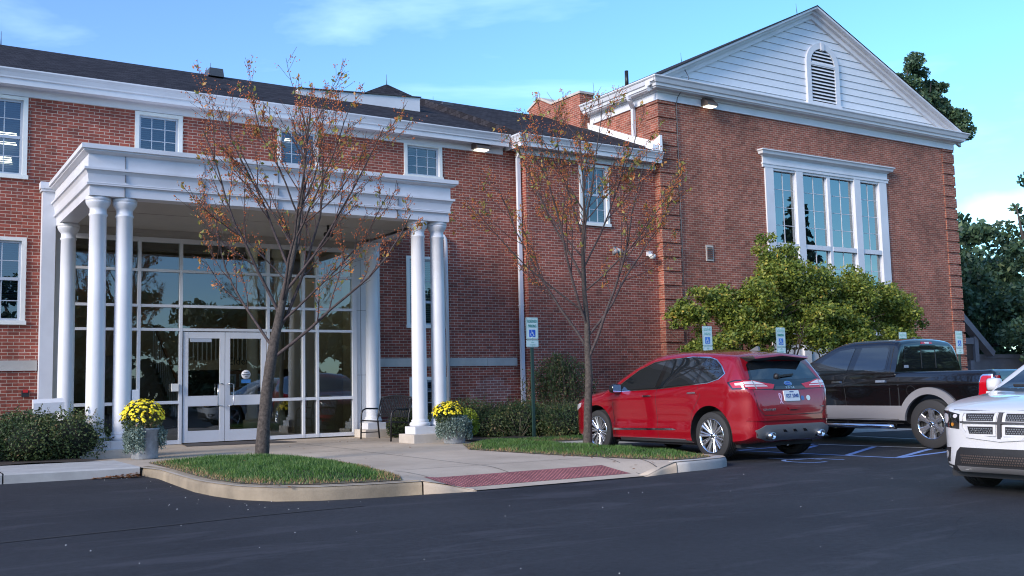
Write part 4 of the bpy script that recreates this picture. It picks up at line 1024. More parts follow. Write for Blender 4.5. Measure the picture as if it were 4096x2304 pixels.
def parking_sign(x, y, zt, label, faded=0, van=True, w_=.305, tilt=0):
    zb = Ht(x, y); t = thing('parking_sign', (x, y, zb), label, 'parking sign', 'reserved parking signs along the bays')
    h = .455; cx = x
    m = MB(); m.box(cx - .03, cx + .03, y + .004, y + .045, zb - .1, zt - .04, 'post_green'); m.build('post', t)
    def plate(z0, z1, nm):
        m = MB(); m.prism(rrect(cx - w_ / 2, cx + w_ / 2, z0, z1, .025), XZ(y), 0, .003, 'sign_white')
        g = 'sign_green' if not faded else 'sign_pale_green'
        o, i = rrect(cx - w_ / 2 + .008, cx + w_ / 2 - .008, z0 + .008, z1 - .008, .02), rrect(cx - w_ / 2 + .014, cx + w_ / 2 - .014, z0 + .014, z1 - .014, .016)
        for k in range(len(o)): k2 = (k + 1) % len(o); m.face([(o[k][0], y - .002, o[k][1]), (o[k2][0], y - .002, o[k2][1]), (i[k2][0], y - .002, i[k2][1]), (i[k][0], y - .002, i[k][1])], g)
        for zz in (z0 + .025, z1 - .025): m.lathe([(0, -.005), (.006, -.005), (.006, 0)], (cx, y, zz), 'steel', 8, 'y')
        return m, g
    z0 = zt - h
    m, g = plate(z0, zt, 'panel'); g2 = 'sign_green' if faded < 1 else 'sign_pale_green'
    add_text(m, 'RESERVED', .088, (cx, y - .003, zt - .080), (1, 0, 0), (0, 0, 1), g2 if faded < .4 else 'sign_pale_green', .0015, .60)
    add_text(m, 'PARKING', .088, (cx, y - .003, zt - .180), (1, 0, 0), (0, 0, 1), g2, .0015, .58)
    b = 'sign_blue' if not faded else 'sign_blue_faded'
    m.prism(rrect(cx - .075, cx + .075, z0 + .048, z0 + .20, .008), XZ(y - .003), 0, .002, b); wheelchair(m, (cx, z0 + .122), .125, y - .0045, 'sign_white'); m.build('sign_panel', t)
    if van:
        m, g = plate(z0 - .165, z0 - .008, 'van')
        add_text(m, 'VAN', .042, (cx, y - .003, z0 - .065), (1, 0, 0), (0, 0, 1), 'sign_pale_green', .0015, .8); add_text(m, 'ACCESSIBLE', .034, (cx, y - .003, z0 - .115), (1, 0, 0), (0, 0, 1), 'sign_pale_green', .0015, .8)
        m.build('van_plate', t)
parking_sign(11.61, 17.5, 2.79, 'reserved parking sign with dark green lettering beside the white drainpipe', 0)
parking_sign(16.26, 17.2, 2.65, 'faded reserved parking sign directly behind the roof of the red car', 1, w_=.30)
parking_sign(18.02, 16.6, 2.60, 'reserved parking sign in front of the green tree between red car and pickup', .5)
parking_sign(22.26, 16.4, 2.52, 'reserved parking sign half hidden behind the pickup cab roof', .5)
parking_sign(24.33, 16.2, 2.56, 'faded reserved parking sign before the hall corner, above the pickup bed', 1)

# ------------------------------------------------------------------ bench (faces -x, long side along y)
t = thing('park_bench', (9.3, 19.6, .3), 'black metal slatted bench between the right portico columns', 'bench')
zb = Ht(9.2, 19.6)
for k, y in enumerate((18.88, 20.38)):
    m = MB(); r = .019
    m.tube([(9.0, y, zb), (9.01, y, zb + .42), (9.02, y, zb + .56), (9.05, y, zb + .62), (9.12, y, zb + .655), (9.40, y, zb + .645)], r, 'black_metal', 8)
    m.tube([(9.44, y, zb), (9.40, y, zb + .40), (9.42, y, zb + .55), (9.50, y, zb + .88)], r, 'black_metal', 8)
    m.bar((9.0, y, zb + .14), (9.43, y, zb + .14), .02, .02, 'black_metal'); m.bar((9.0, y, zb + .40), (9.42, y, zb + .37), .03, .03, 'black_metal')
    m.build('side_frame', t)
m = MB()
for k in range(8): m.box(8.99 + k * .053, 9.028 + k * .053, 18.9, 20.36, zb + .40 - k * .004, zb + .415 - k * .004, 'black_metal')
m.build('seat', t)
m = MB()
for k in range(17):
    y = 18.96 + k * .083; hh = .045 * math.sin(math.pi * k / 16)
    m.bar((9.405, y, zb + .50), (9.50, y, zb + .86 + hh), .044, .008, 'black_metal', up=(1, 0, 0))
m.tube([(9.505, 18.88 + 1.5 * k / 12, zb + .875 + .05 * math.sin(math.pi * k / 12)) for k in range(13)], .02, 'black_metal', 8)
m.bar((9.40, 18.9, zb + .49), (9.40, 20.36, zb + .49), .03, .03, 'black_metal'); m.build('backrest', t)

# ================================================================== plants
def cloud(name, P, size, mname, parent=None, tone=None, aspect=.6, up=.0, label=None, cat=None, kind=None, org=None):
    P = np.asarray(P, float); n = len(P)
    s = rng.uniform(size[0], size[1], n)[:, None]
    a = rng.normal(size=(n, 3)); a[:, 2] *= (1 - up); a /= np.linalg.norm(a, axis=1, keepdims=True)
    b = rng.normal(size=(n, 3)); b -= a * (a * b).sum(1, keepdims=True); b /= np.linalg.norm(b, axis=1, keepdims=True)
    V = np.stack([P - a * s, P + b * s * aspect, P + a * s, P - b * s * aspect], 1).reshape(-1, 3)
    if tone is None: tone = rng.uniform(0, 1, n)
    return poly_mesh(name, V, np.arange(n * 4).reshape(-1, 4), mname, parent, tone, kind, label, cat, org)
def blob_pts(n, blobs, shell=.35):
    """points in the outer shell of a set of ellipsoids; tone follows the clump, not the light"""
    w_ = np.array([b[3] * b[4] for b in blobs]); k = rng.choice(len(blobs), n, p=w_ / w_.sum())
    B = np.array(blobs)[k]; d = rng.normal(size=(n, 3)); d /= np.linalg.norm(d, axis=1, keepdims=True)
    r = (1 - shell * rng.random(n) ** 1.5)[:, None]
    P = B[:, :3] + d * r * B[:, 3:6]
    tone = .45 + .22 * np.sin(P[:, 0] * 4.3 + k) * np.sin(P[:, 2] * 5.1 + 2 * k) + rng.normal(size=n) * .20
    return P, tone
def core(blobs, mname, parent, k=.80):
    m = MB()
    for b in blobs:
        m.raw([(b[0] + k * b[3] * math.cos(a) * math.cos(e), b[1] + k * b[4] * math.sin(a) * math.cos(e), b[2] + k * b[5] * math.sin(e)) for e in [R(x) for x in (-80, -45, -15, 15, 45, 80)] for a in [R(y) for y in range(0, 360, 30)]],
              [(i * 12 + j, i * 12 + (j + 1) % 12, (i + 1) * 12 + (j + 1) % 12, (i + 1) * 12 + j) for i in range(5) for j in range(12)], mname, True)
    return m.build('dark_core', parent)
mat('bush_inside', (.006, .009, .004), .95)  # near-black solid core, the shade inside the leaves put into its colour
def bush(name, x, y, blobs, n, label, cat='bush', mname='leaf_bush', size=(.013, .028), grp=None):
    n = int(n * 1.6)
    z = Ht(x, y); t = thing(name, (x, y, z), label, cat, grp)
    bl = [(x + b[0], y + b[1], z + b[2], b[3], b[4], b[5]) for b in blobs]
    P, tone = blob_pts(n, bl, .42); k = P[:, 2] > z + .02; P, tone = P[k], tone[k]
    P += rng.normal(size=P.shape) * .03
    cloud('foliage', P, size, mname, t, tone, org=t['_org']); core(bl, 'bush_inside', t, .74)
    # sprigs sticking out of the clipped outline
    m = MB(); Q = []
    for _ in range(70):
        b = random.choice(bl); a = random.uniform(0, 6.28); e = random.uniform(.1, 1.4)
        d = Vector((math.cos(a) * math.cos(e), math.sin(a) * math.cos(e), math.sin(e))); p = Vector(b[:3]) + Vector((d.x * b[3], d.y * b[4], d.z * b[5])); q = p + (d + Vector((0, 0, .5))) * random.uniform(.03, .12)
        m.bar(p - d * .1, q, .004, .004, 'twig'); Q += [tuple(p + (q - p) * k + Vector((random.gauss(0, .012),) * 3)) for k in (.2, .4, .6, .8, 1) for _ in (0, 1)]
    m.build('twigs', t); cloud('foliage', Q, (.012, .022), mname, t, org=t['_org'])
    return t
bush('hedge_bush', 2.35, 18.2, [(-.1, 0, .30, .62, .75, .42), (.45, -.1, .30, .62, .62, .50), (-.2, .3, .42, .6, .6, .40), (.75, .1, .22, .42, .5, .40)], 15000, 'dark clipped evergreen bush in front of the left portico columns', grp='hedge bushes left of the portico')
bush('hedge_bush', 1.0, 18.3, [(0, 0, .26, .70, .75, .40), (-.6, .1, .26, .6, .7, .42), (.3, .2, .38, .45, .5, .36)], 12000, 'dark clipped evergreen bush at the left edge beside the sidewalk', grp='hedge bushes left of the portico')
bush('hedge_bush', 11.0, 19.3, [(0, 0, .30, .85, .9, .52), (-.6, -.3, .22, .5, .6, .38), (.5, -.6, .28, .6, .6, .42)], 10000, 'wide dark evergreen bush right behind the yellow flower pot', grp='hedge bushes right of the portico')
bush('hedge_bush', 12.35, 19.0, [(0, 0, .28, .7, .8, .48), (.3, -.7, .24, .55, .6, .44)], 8000, 'dark evergreen bush touching the foot of the white corner drainpipe', grp='hedge bushes right of the portico')
bush('hedge_bush', 12.5, 17.5, [(0, 0, .26, .62, .55, .42), (.5, .2, .24, .5, .5, .36)], 8000, 'low dark evergreen bush between the first parking sign and the red car', grp='hedge bushes right of the portico')
bush('hedge_bush', 11.75, 18.35, [(0, 0, .26, .7, .6, .44), (-.5, .1, .22, .5, .5, .36)], 8000, 'dark evergreen bush in the middle of the hedge right of the portico', grp='hedge bushes right of the portico')
bush('hedge_bush', 13.2, 17.75, [(0, 0, .26, .7, .5, .46)], 6000, 'dark evergreen bush beside the nose of the red car', grp='hedge bushes right of the portico')
bush('hedge_bush', 10.1, 20.4, [(0, 0, .2, .4, .45, .38)], 3500, 'small dark bush seen through the bench slats by the back column', grp='hedge bushes right of the portico')
bush('hedge_bush', 24.6, 18.4, [(-2.5, 0, .5, 1.6, .6, .75), (0, 0, .5, 1.5, .6, .8), (2.6, .2, .5, 1.6, .6, .75), (5, 0, .5, 1.6, .6, .8)], 9000, 'yellow green low hedge along the hall foot behind the pickup bed', mname='leaf_lime')
# bare shrub by the drainpipe
t = thing('bare_shrub', (11.55, 18.0, Ht(11.5, 18)), 'leafless straw coloured shrub before the drainpipe foot', 'shrub')
m = MB()
for _ in range(46):
    a = random.uniform(0, 6.28); e = random.uniform(.25, 1.5); l = random.uniform(.2, .55); p = Vector((11.55, 18.0, t.location.z)); d = Vector((math.cos(a) * math.cos(e), math.sin(a) * math.cos(e), math.sin(e)))
    m.tube([p, p + d * l * .5, p + d * l + Vector((0, 0, .05))], [.006, .004, .002], 'curb_stone', 4)
m.build('twigs', t)
# weeping shrub on the link wall
t = thing('weeping_shrub', (13.7, 19.5, Ht(13.7, 19.5)), 'weeping dark green shrub trailing down before the link wall', 'shrub')
zb = t.location.z; P = []; T = []; m = MB(); m.tube([(13.7, 19.5, zb), (13.66, 19.5, zb + .9), (13.72, 19.5, zb + 1.45)], [.04, .03, .02], 'bark_dark', 7)
for k in range(95):
    a = random.uniform(0, 6.28); rr_ = random.uniform(.15, .85) ** .8; top = Vector((13.7 + random.gauss(0, .1), 19.5, zb + 1.45 + random.uniform(-.25, .2) + .12 * (1 - rr_)))
    pts = []
    hang = random.uniform(.5, 1.45)
    for s in range(9):
        f = s / 8; x = top.x + math.cos(a) * rr_ * min(1, f * 2.2) ** .7; y = top.y + math.sin(a) * rr_ * .7 * min(1, f * 2.2) ** .7
        z = top.z + .10 * math.sin(min(1, f * 2) * math.pi) - hang * max(0, f - .15) ** 1.1
        pts.append((x + random.gauss(0, .015), y, max(zb + .1, z)))
    m.tube(pts, .004, 'twig', 4)
    for q in pts[1:]:
        for _ in range(13): P.append((q[0] + random.gauss(0, .035), q[1] + random.gauss(0, .035), q[2] + random.gauss(0, .06)))
m.build('branches', t); P = np.array(P); cloud('foliage', P, (.014, .032), 'leaf_bush', t, .5 + .25 * np.sin(P[:, 0] * 9) + rng.normal(size=len(P)) * .2, up=-.8, org=t['_org'])

# ------------------------------------------------------------------ planters
def planter(x, y, label, plants):
    zb = Ht(x, y); t = thing('planter', (x, y, zb), label, 'planter', 'planters before the portico')
    m = MB(); m.lathe([(0, 0), (.20, 0), (.205, .02), (.235, .46), (.25, .47), (.25, .50), (.22, .50), (.21, .44), (0, .44)], (x, y, zb), 'pot', 28); m.build('pot', t)
    m = MB(); m.lathe([(.212, .43), (0, .445)], (x, y, zb), 'mulch', 20); m.build('soil', t)
    return zb
def mums(x, y, z, rx, rz, n, label):
    t = thing('flowering_plant', (x, y, z), label, 'flowers', 'yellow chrysanthemums in the planters')
    P, tone = blob_pts(2600, [(x, y, z + rz * .35, rx, rx * .9, rz)], .5); k = P[:, 2] > z - .1; cloud('foliage', P[k], (.014, .028), 'leaf_bush', t, tone[k] + .15, org=t['_org'])
    m = MB()
    for _ in range(n):
        a = random.uniform(0, 6.28); e = math.asin(random.uniform(-.05, 1)); d = Vector((math.cos(a) * math.cos(e), math.sin(a) * math.cos(e), math.sin(e)))
        c = Vector((x + d.x * rx * 1.03, y + d.y * rx * .95, z + rz * .35 + d.z * rz * 1.05)) + Vector((random.gauss(0, .012), random.gauss(0, .012), random.gauss(0, .012)))
        nrm = (d + Vector((random.gauss(0, .3), random.gauss(0, .3), .5))).normalized(); u = nrm.orthogonal().normalized(); v = nrm.cross(u); r = random.uniform(.022, .036)
        pts = [c + (u * math.cos(q * .524) + v * math.sin(q * .524)) * (r if q % 2 == 0 else r * .62) - nrm * (.004 if q % 2 == 0 else 0) for q in range(12)]
        for q in range(12): m.face([c + nrm * .005, pts[q], pts[(q + 1) % 12]], 'petal')
    m.build('blossom', t)
def trail(x, y, z, r, n, drop, label, a0=0, a1=6.28):
    t = thing('trailing_plant', (x, y, z), label, 'trailing plant', 'silver trailing plants in the planters'); P = []
    for _ in range(int(n * 2.2)):
        a = random.uniform(a0, a1); h = drop * random.uniform(.45, 1.0); rr_ = r * random.uniform(.95, 1.3)
        for s in range(26):
            f = s / 25; q = min(1, f * 3)
            P.append((x + math.cos(a) * (r * .6 + (rr_ - r * .6) * q) + random.gauss(0, .013), y + math.sin(a) * (r * .6 + (rr_ - r * .6) * q) + random.gauss(0, .013), z + .05 * math.sin(q * 3.1) - h * max(0, f - .1)))
    P = np.array(P); cloud('foliage', P, (.009, .019), 'leaf_silver', t, rng.random(len(P)), aspect=.8, org=t['_org'])
xp, yp = 3.80, 17.25
zb = planter(xp, yp, 'round grey planter with yellow flowers before the left column pair', 0)
mums(xp - .04, yp, zb + .55, .33, .30, 300, 'round mound of yellow flowers in the left planter')
trail(xp, yp, zb + .5, .25, 80, .46, 'silver trailing plant hanging from the left planter', 2.4, 4.45); trail(xp, yp, zb + .5, .25, 24, .40, 'silver trailing strands on the right side of the left planter', 5.5, 6.6)
xp, yp = 9.56, 17.22
zb = planter(xp, yp, 'round grey planter with silver trailing plants before the right column pair', 0)
mums(xp - .13, yp, zb + .50, .30, .22, 220, 'yellow flowers leaning left in the right planter')
trail(xp, yp, zb + .5, .27, 120, .47, 'thick silver trailing plant covering the right planter', 2.3, 6.4)
t = thing('foliage_plant', (xp + .3, yp, zb + .4), 'bright lime green plant on the right side of the right planter', 'plant')
P, tone = blob_pts(2600, [(xp + .26, yp - .02, zb + .46, .24, .24, .22), (xp + .36, yp, zb + .32, .18, .2, .2)], .6); cloud('foliage', P, (.012, .024), 'leaf_lime', t, tone + .1, org=t['_org'])

# ================================================================== trees
def grow(m, p, d, L_, r, depth, tips, mid, bend=.35, upw=.15, seg=5, spread=(.35, .75), kids=(3, 5), bark='bark', minr=.0022, kidlen=(.42, .72)):
    pts = [p.copy()]; rad = [r]; q = p.copy(); dd = d.copy()
    n = seg if depth > 0 else 4
    for i in range(n):
        dd = (dd + Vector((random.gauss(0, bend * .3), random.gauss(0, bend * .3), random.gauss(0, bend * .2) + upw * .3))).normalized()
        q = q + dd * (L_ / n); pts.append(q.copy()); rad.append(max(minr, r * (1 - .72 * (i + 1) / n)))
    m.tube(pts, rad, (bark if r > .045 or bark != 'bark' else 'limb') if r > .014 else 'twig', 7 if r > .02 else (5 if r > .006 else 3), cap=False)
    if depth == 0: tips.append((q.copy(), dd.copy())); mid.extend(pts[1:]); return
    if depth <= 1: mid.extend(pts[2:])
    k = random.randint(*kids)
    for i in range(k):
        f = .25 + .72 * (i + random.random() * .8) / k; j = min(n - 1, int(f * n)); pp = pts[j] + (pts[j + 1] - pts[j]) * (f * n - j)
        base = (pts[j + 1] - pts[j]).normalized(); side = base.orthogonal().normalized(); side.rotate(Matrix.Rotation(random.uniform(0, 6.28), 3, base))
        an = random.uniform(*spread); nd = (base * math.cos(an) + side * math.sin(an)).normalized()
        grow(m, pp, nd, L_ * random.uniform(*kidlen) * (1 - .35 * f), max(minr, rad[j] * .55), depth - 1, tips, mid, bend, upw, seg, spread, kids, bark, minr, kidlen)
    tips.append((q.copy(), dd.copy()))
def crab_tree(x, y, z, trunk, limbs, label, seed, nl, nb, tr=1.0, lead=5.9):
    random.seed(seed); t = thing('bare_tree', (x, y, z), label, 'tree', 'young trees on the kerbed islands')
    m = MB(); rr_ = [q * tr for q in [.140, .118] + [.108 - .004 * i for i in range(len(trunk) - 1)]]
    base = [Vector((x, y, z - .05))] + [Vector((x + a, y + b, z + c)) for a, b, c in trunk]
    # trunk with an uneven, slightly swollen surface
    pts = []; rd = []
    for i in range(len(base) - 1):
        for k in range(5): pts.append(base[i].lerp(base[i + 1], k / 5)); rd.append((rr_[i] + (rr_[i + 1] - rr_[i]) * k / 5) * random.uniform(.96, 1.05))
    pts.append(base[-1]); rd.append(rr_[len(base) - 1]); m.tube(pts, rd, 'bark', 14, cap=False); m.build('trunk', t)
    m = MB(); tips = []; mid = []; top = base[-1]; rl = rr_[len(base) - 1]
    led = [top]; dd = ((base[-1] - base[-2]).normalized() + Vector((-.05, .03, 2.2))).normalized(); hh = lead - (top.z - z); nn = 14
    for k in range(nn):
        dd = (dd + Vector((random.gauss(.0, .06), random.gauss(0, .06), .10))).normalized(); led.append(led[-1] + dd * hh / nn)
    m.tube([led[0] - (base[-1] - base[-2]).normalized() * .12] + led, [rl * .985] + [max(.004, rl * 1.01 * (1 - k / nn) ** 1.25) for k in range(nn + 1)], 'bark', 14, cap=False)
    full = base + led[1:]
    def at_h(h):
        for p, q in zip(full, full[1:]):
            if q.z - z >= h: return p.lerp(q, (h - p.z + z) / (q.z - p.z))
        return full[-1]
    nL = len(limbs)
    for i, (dx, dy, dz, L_, r) in enumerate(limbs):
        h = lead * (.27 + .50 * i / nL); grow(m, at_h(h), Vector((dx, dy, dz)).normalized(), L_, r * .55, 2, tips, mid, bend=.26, upw=.22, seg=8, spread=(.3, .75), kids=(7, 10), kidlen=(.22, .50), minr=.0032)
    for k in range(10): grow(m, at_h(lead * random.uniform(.7, .97)), Vector((random.gauss(0, .4), random.gauss(0, .4), 1)).normalized(), random.uniform(.6, 1.2), .010, 1, tips, mid, bend=.26, upw=.2, seg=6, kids=(4, 7), kidlen=(.3, .5), minr=.0032)
    m.build('branches', t)
    P = []
    for _ in range(nl):
        q = random.choice(mid) if random.random() < .75 else random.choice(tips)[0]
        for _ in range(random.choice((1, 1, 2, 3))): P.append((q.x + random.gauss(0, .03), q.y + random.gauss(0, .03), q.z - random.uniform(.0, .07)))
    cloud('leaves', P, (.026, .052), 'leaf_sparse', t, aspect=.5, up=-.7, org=t['_org'])
    m = MB()
    ring_ = [(1, 0, 0), (0, 1, 0), (-1, 0, 0), (0, -1, 0)]
    for _ in range(nb):
        q = random.choice(mid)
        for _ in range(random.randint(1, 3)):
            c = Vector(q) + Vector((random.gauss(0, .028), random.gauss(0, .028), random.uniform(-.06, .01))); r = random.uniform(.009, .014)
            m.raw([c + Vector(v) * r for v in ring_] + [c + Vector((0, 0, r)), c - Vector((0, 0, r))], [(0, 1, 4), (1, 2, 4), (2, 3, 4), (3, 0, 4), (1, 0, 5), (2, 1, 5), (3, 2, 5), (0, 3, 5)], 'berry', True)
    m.build('berries', t)
    return t
ZT1 = lawn_h(lawn1)(5.0, 15.0); ZT2 = lawn_h(lawn2)(10.33, 13.95)
# camera-right direction is about (.84,-.54): limbs fan mostly across the view
def fan(lst):
    out = []
    for side, dep_, up, L_, r in lst: out.append((.84 * side + .54 * dep_, -.54 * side + .84 * dep_, up, L_, r))
    return out
crab_tree(5.0, 15.0, ZT1, [(.03, -.02, .5), (.07, -.05, 1.05), (.13, -.08, 1.5)],
          fan([(.95, -.1, .80, 3.1, .050), (-.75, .2, 1, 2.5, .044), (.62, .3, 1, 3.4, .052), (1.15, .2, .80, 2.7, .036), (-.5, -.35, 1, 3.1, .050), (.35, -.5, 1, 3.0, .046), (.8, .1, 1, 3.0, .044), (-.85, -.1, .8, 1.9, .026), (-.35, .4, 1, 3.0, .044), (.25, .5, 1, 2.8, .040), (-.55, .1, 1.1, 2.3, .034), (.7, -.3, 1, 2.3, .034), (1.1, .1, .75, 1.9, .024), (-.25, -.3, 1.1, 2.2, .030), (.45, .2, 1, 2.0, .028), (-.6, .3, 1, 1.5, .02)]),
          'bare young tree with orange berries on the left grass island', 11, 560, 2900, .80, 5.45)
crab_tree(10.33, 13.95, ZT2, [(.02, -.01, .6), (.05, -.03, 1.2)],
          fan([(.50, -.2, 1, 3.5, .052), (-.62, .1, 1, 3.3, .050), (.85, .2, .95, 3.0, .044), (-.30, -.4, 1, 3.5, .050), (-.85, -.1, .85, 2.6, .034), (.25, .4, 1, 3.3, .046), (1.0, -.2, .75, 2.5, .032), (-.5, .3, 1, 2.9, .040), (.6, .1, 1, 2.7, .036), (-.95, .2, .8, 2.0, .026), (.3, -.4, 1, 2.5, .034), (-.35, .2, 1, 2.3, .030), (.8, .3, .8, 1.8, .022), (-.6, -.2, 1, 1.7, .022)]),
          'bare young tree with orange berries on the right grass island before the link wall', 23, 620, 2600, .58, 5.5)
random.seed(5)
def big_tree(x, y, z, blobs, n, trunk_h, r, label, mname='leaf_far', size=(.09, .17), cat='tree', grp=None, bark='bark_dark', limbs=7, name='leafy_tree'):
    t = thing(name, (x, y, z), label, cat, grp)
    bl = [(x + b[0], y + b[1], z + b[2], b[3], b[4], b[5]) for b in blobs]
    # sub-clumps give an uneven outline with gaps
    sub = []
    for b in bl:
        for _ in range(15):
            d = Vector((random.gauss(0, 1), random.gauss(0, 1), random.gauss(0, .8))).normalized() * random.uniform(.45, 1.05); s = random.uniform(.18, .42)
            sub.append((b[0] + d.x * b[3], b[1] + d.y * b[4], b[2] + d.z * b[5], b[3] * s, b[4] * s, b[5] * s * .8))
    P, tone = blob_pts(n, sub, .8); cloud('crown', P, size, mname, t, tone, org=t['_org'])
    m = MB(); m.tube([(x, y, z - .1), (x + .05, y, z + trunk_h * .5), (x, y, z + trunk_h)], [r, r * .8, r * .6], bark, 9)
    for k in range(limbs):
        b = bl[k % len(bl)]; q = Vector((b[0] + random.gauss(0, b[3] * .4), b[1] + random.gauss(0, b[4] * .4), b[2] + random.uniform(-.2, .5) * b[5])); p = Vector((x, y, z + trunk_h * random.uniform(.5, 1)))
        mid_ = p.lerp(q, .5) + Vector((random.gauss(0, .2), random.gauss(0, .2), .2)); m.tube([p, mid_, q], [r * .45, r * .28, r * .08], bark, 6)
    m.build('trunk', t); return t
# multi-stemmed green tree before the hall
gx0, gy0 = 20.1, 18.7; gz = Ht(gx0, 18.7)
t = thing('small_tree', (gx0, gy0, gz), 'wide green multi-stemmed tree before the large hall window', 'tree')
m = MB(); tips = []; mid = []
for side, dep_, up, L_ in ((-.9, .1, .75, 3.0), (-.45, -.4, 1, 3.0), (-.1, .3, 1, 3.3), (.35, -.3, .9, 3.2), (.8, .2, .8, 3.3), (1.2, -.1, .75, 3.4), (-1.2, -.3, .6, 2.9), (1.4, .3, .62, 3.2)):
    grow(m, Vector((gx0 + side * .12, gy0 + dep_ * .1, gz)), Vector((.84 * side + .3 * dep_, -.3 * side + .6 * dep_, up)).normalized(), L_, .07, 2, tips, mid, bend=.4, upw=.12, seg=6, spread=(.35, .8), kids=(3, 5), bark='bark_dark')
m.build('trunk', t)
cb = []
for (dx, dy, dz, rx, ry, rz) in ((0, 0, 3.75, 1.3, 1.0, .80), (-.1, .1, 4.45, .75, .7, .60), (1.3, -.2, 3.45, 1.3, 1.0, .80), (2.6, -.2, 3.45, 1.35, 1.0, .85), (3.8, 0, 3.2, 1.2, .9, .80), (4.7, 0, 2.85, 1.0, .8, .72), (-1.2, 0, 3.25, 1.0, .9, .66), (-2.3, .2, 3.15, .95, .8, .58), (-3.0, .1, 2.9, .7, .6, .48), (-1.6, -.2, 2.4, 1.1, .8, .50), (.2, -.5, 2.65, 1.4, .9, .62), (1.9, -.5, 2.35, 1.5, .9, .58), (3.3, -.3, 2.2, 1.3, .8, .52), (4.6, -.2, 2.05, .9, .7, .45), (-2.7, 0, 2.0, .8, .6, .40), (0, 0, 3.1, 1.3, .8, .7)):
    for _ in range(20):
        d = Vector((random.gauss(0, 1), random.gauss(0, 1), random.gauss(0, 1))).normalized() * random.uniform(.25, 1.0); s = random.uniform(.24, .44)
        cb.append((gx0 + dx + d.x * rx, gy0 - .25 + dy + d.y * ry * .8, gz - .1 + dz + d.z * rz, rx * s, ry * s, rz * s * 1.05))
P, tone = blob_pts(100000, cb, .95); cloud('crown', P, (.028, .062), 'leaf_green', t, tone, aspect=.55, up=.25, org=t['_org'])
# dark trees right of the hall
big_tree(42, 28, .3, [(0, 0, 5.0, 3.4, 3.4, 2.6), (1.5, -1, 2.6, 3.6, 3, 2.2), (-2.6, -.5, 3.4, 2.6, 2.6, 2.2), (-.6, 0, 7.0, 2.2, 2.2, 1.5)], 17000, 4, .3, 'dark broad tree right beside the hall corner', grp='dark trees right of the hall')
big_tree(45.5, 25.5, .3, [(0, 0, 6.3, 2.6, 2.6, 2.8), (.5, 0, 9.0, 1.6, 1.6, 1.6), (0, 0, 3.0, 3.2, 3, 2.2)], 12000, 6, .3, 'taller dark tree at the right edge behind the white car', grp='dark trees right of the hall')
big_tree(39.5, 22.5, .3, [(0, 0, 2.4, 1.7, 1.6, 1.3), (2.2, -.2, 2.1, 2.0, 1.6, 1.5), (4.5, -.6, 2.5, 2.2, 1.6, 1.7)], 9000, 1.6, .12, 'low spreading dark tree before the grey wall right of the hall', size=(.07, .13), grp='dark trees right of the hall')
big_tree(52, 36, .3, [(0, 0, 6, 5, 5, 4), (6, -3, 5, 5, 5, 4)], 9000, 5, .3, 'far dark tree filling the gap at the right edge', size=(.16, .3), grp='dark trees right of the hall')
big_tree(64, 45, .3, [(-1.6, 0, 22.4, 1.9, 2, 1.9), (-.4, 0, 21.6, 2.1, 2, 2.0), (.8, 0, 20.8, 2.2, 2, 2.0), (1.9, 0, 19.8, 2.1, 2, 1.9), (2.8, 0, 18.6, 2.1, 2.2, 2.2), (-2.5, 0, 18, 3.2, 3, 3.0)], 42000, 15, .5, 'tall tree whose crown shows over the right gable slope', size=(.09, .17), mname='leaf_far')
# grey timber shelter and wall beyond the hall
t = thing('shelter', (36.5, 24, .3), 'grey timber shelter with sloping brace beside the hall corner', 'shelter')
m = MB(); m.bar((35.9, 24, 3.9), (38.1, 24, 2.2), .25, .32, 'shed', up=(0, 1, 0)); m.bar((35.0, 24, 2.72), (37.0, 24, 2.72), .25, .14, 'shed', up=(0, 1, 0)); m.build('brace', t)
m = MB(); m.box(36.9, 37.15, 23.9, 24.1, 1.9, 2.9, 'shed'); m.box(36.55, 36.8, 23.9, 24.1, .2, 1.95, 'shed'); m.build('post', t); m = MB(); m.box(35.2, 36.9, 24.0, 25.0, 2.0, 2.6, 'bronze'); m.build('panel', t)
t = thing('garden_wall', (42, 24.5, .3), 'grey rendered wall under the dark trees right of the hall', 'wall')
m = MB(); m.box(37.2, 47, 24.4, 24.6, 0, 2.05, 'shed'); m.box(37.1, 47.1, 24.35, 24.65, 2.05, 2.2, 'shed'); m.build('wall', t)

# trees across the lot (seen in the glass) and on the sun side
random.seed(31)
pa = big_tree(20, -26, -.2, [(0, 0, 5.6, 3.4, 3.2, 2.6), (-2, .5, 4.2, 2.8, 2.4, 2.2), (2.2, 0, 4.4, 2.8, 2.6, 2.2), (0, 0, 1.9, 3.4, 2.6, 1.9), (3, 0, 1.6, 2.6, 2.2, 1.6), (-3, 0, 1.6, 2.6, 2.2, 1.6)], 14000, 3.2, .28, 'broad tree across the lot mirrored in the entrance glass', size=(.12, .24), grp='trees across the lot mirrored in the glass')
con = thing('conifer', (58, -9, -.2), 'tall conifer across the lot mirrored in the hall window', 'tree', 'conifers across the lot mirrored in the glass')
P = []
for k in range(9000):
    h = random.random() ** 1.3; lay = math.floor(h * 17) / 17; rr_ = 4.2 * (1 - h) * (.45 + .55 * ((h * 17) % 1 < .6)) * random.uniform(.3, 1) ** .5; a = random.uniform(0, 6.28)
    P.append((58 + math.cos(a) * rr_, -9 + math.sin(a) * rr_, 1.5 + 15 * h - rr_ * .25))
cloud('crown', P, (.12, .26), 'leaf_conifer', con, org=con['_org']); m = MB(); m.tube([(58, -9, -.3), (58, -9, 16)], [.3, .04], 'bark_dark', 8); m.build('trunk', con)
ci = 0
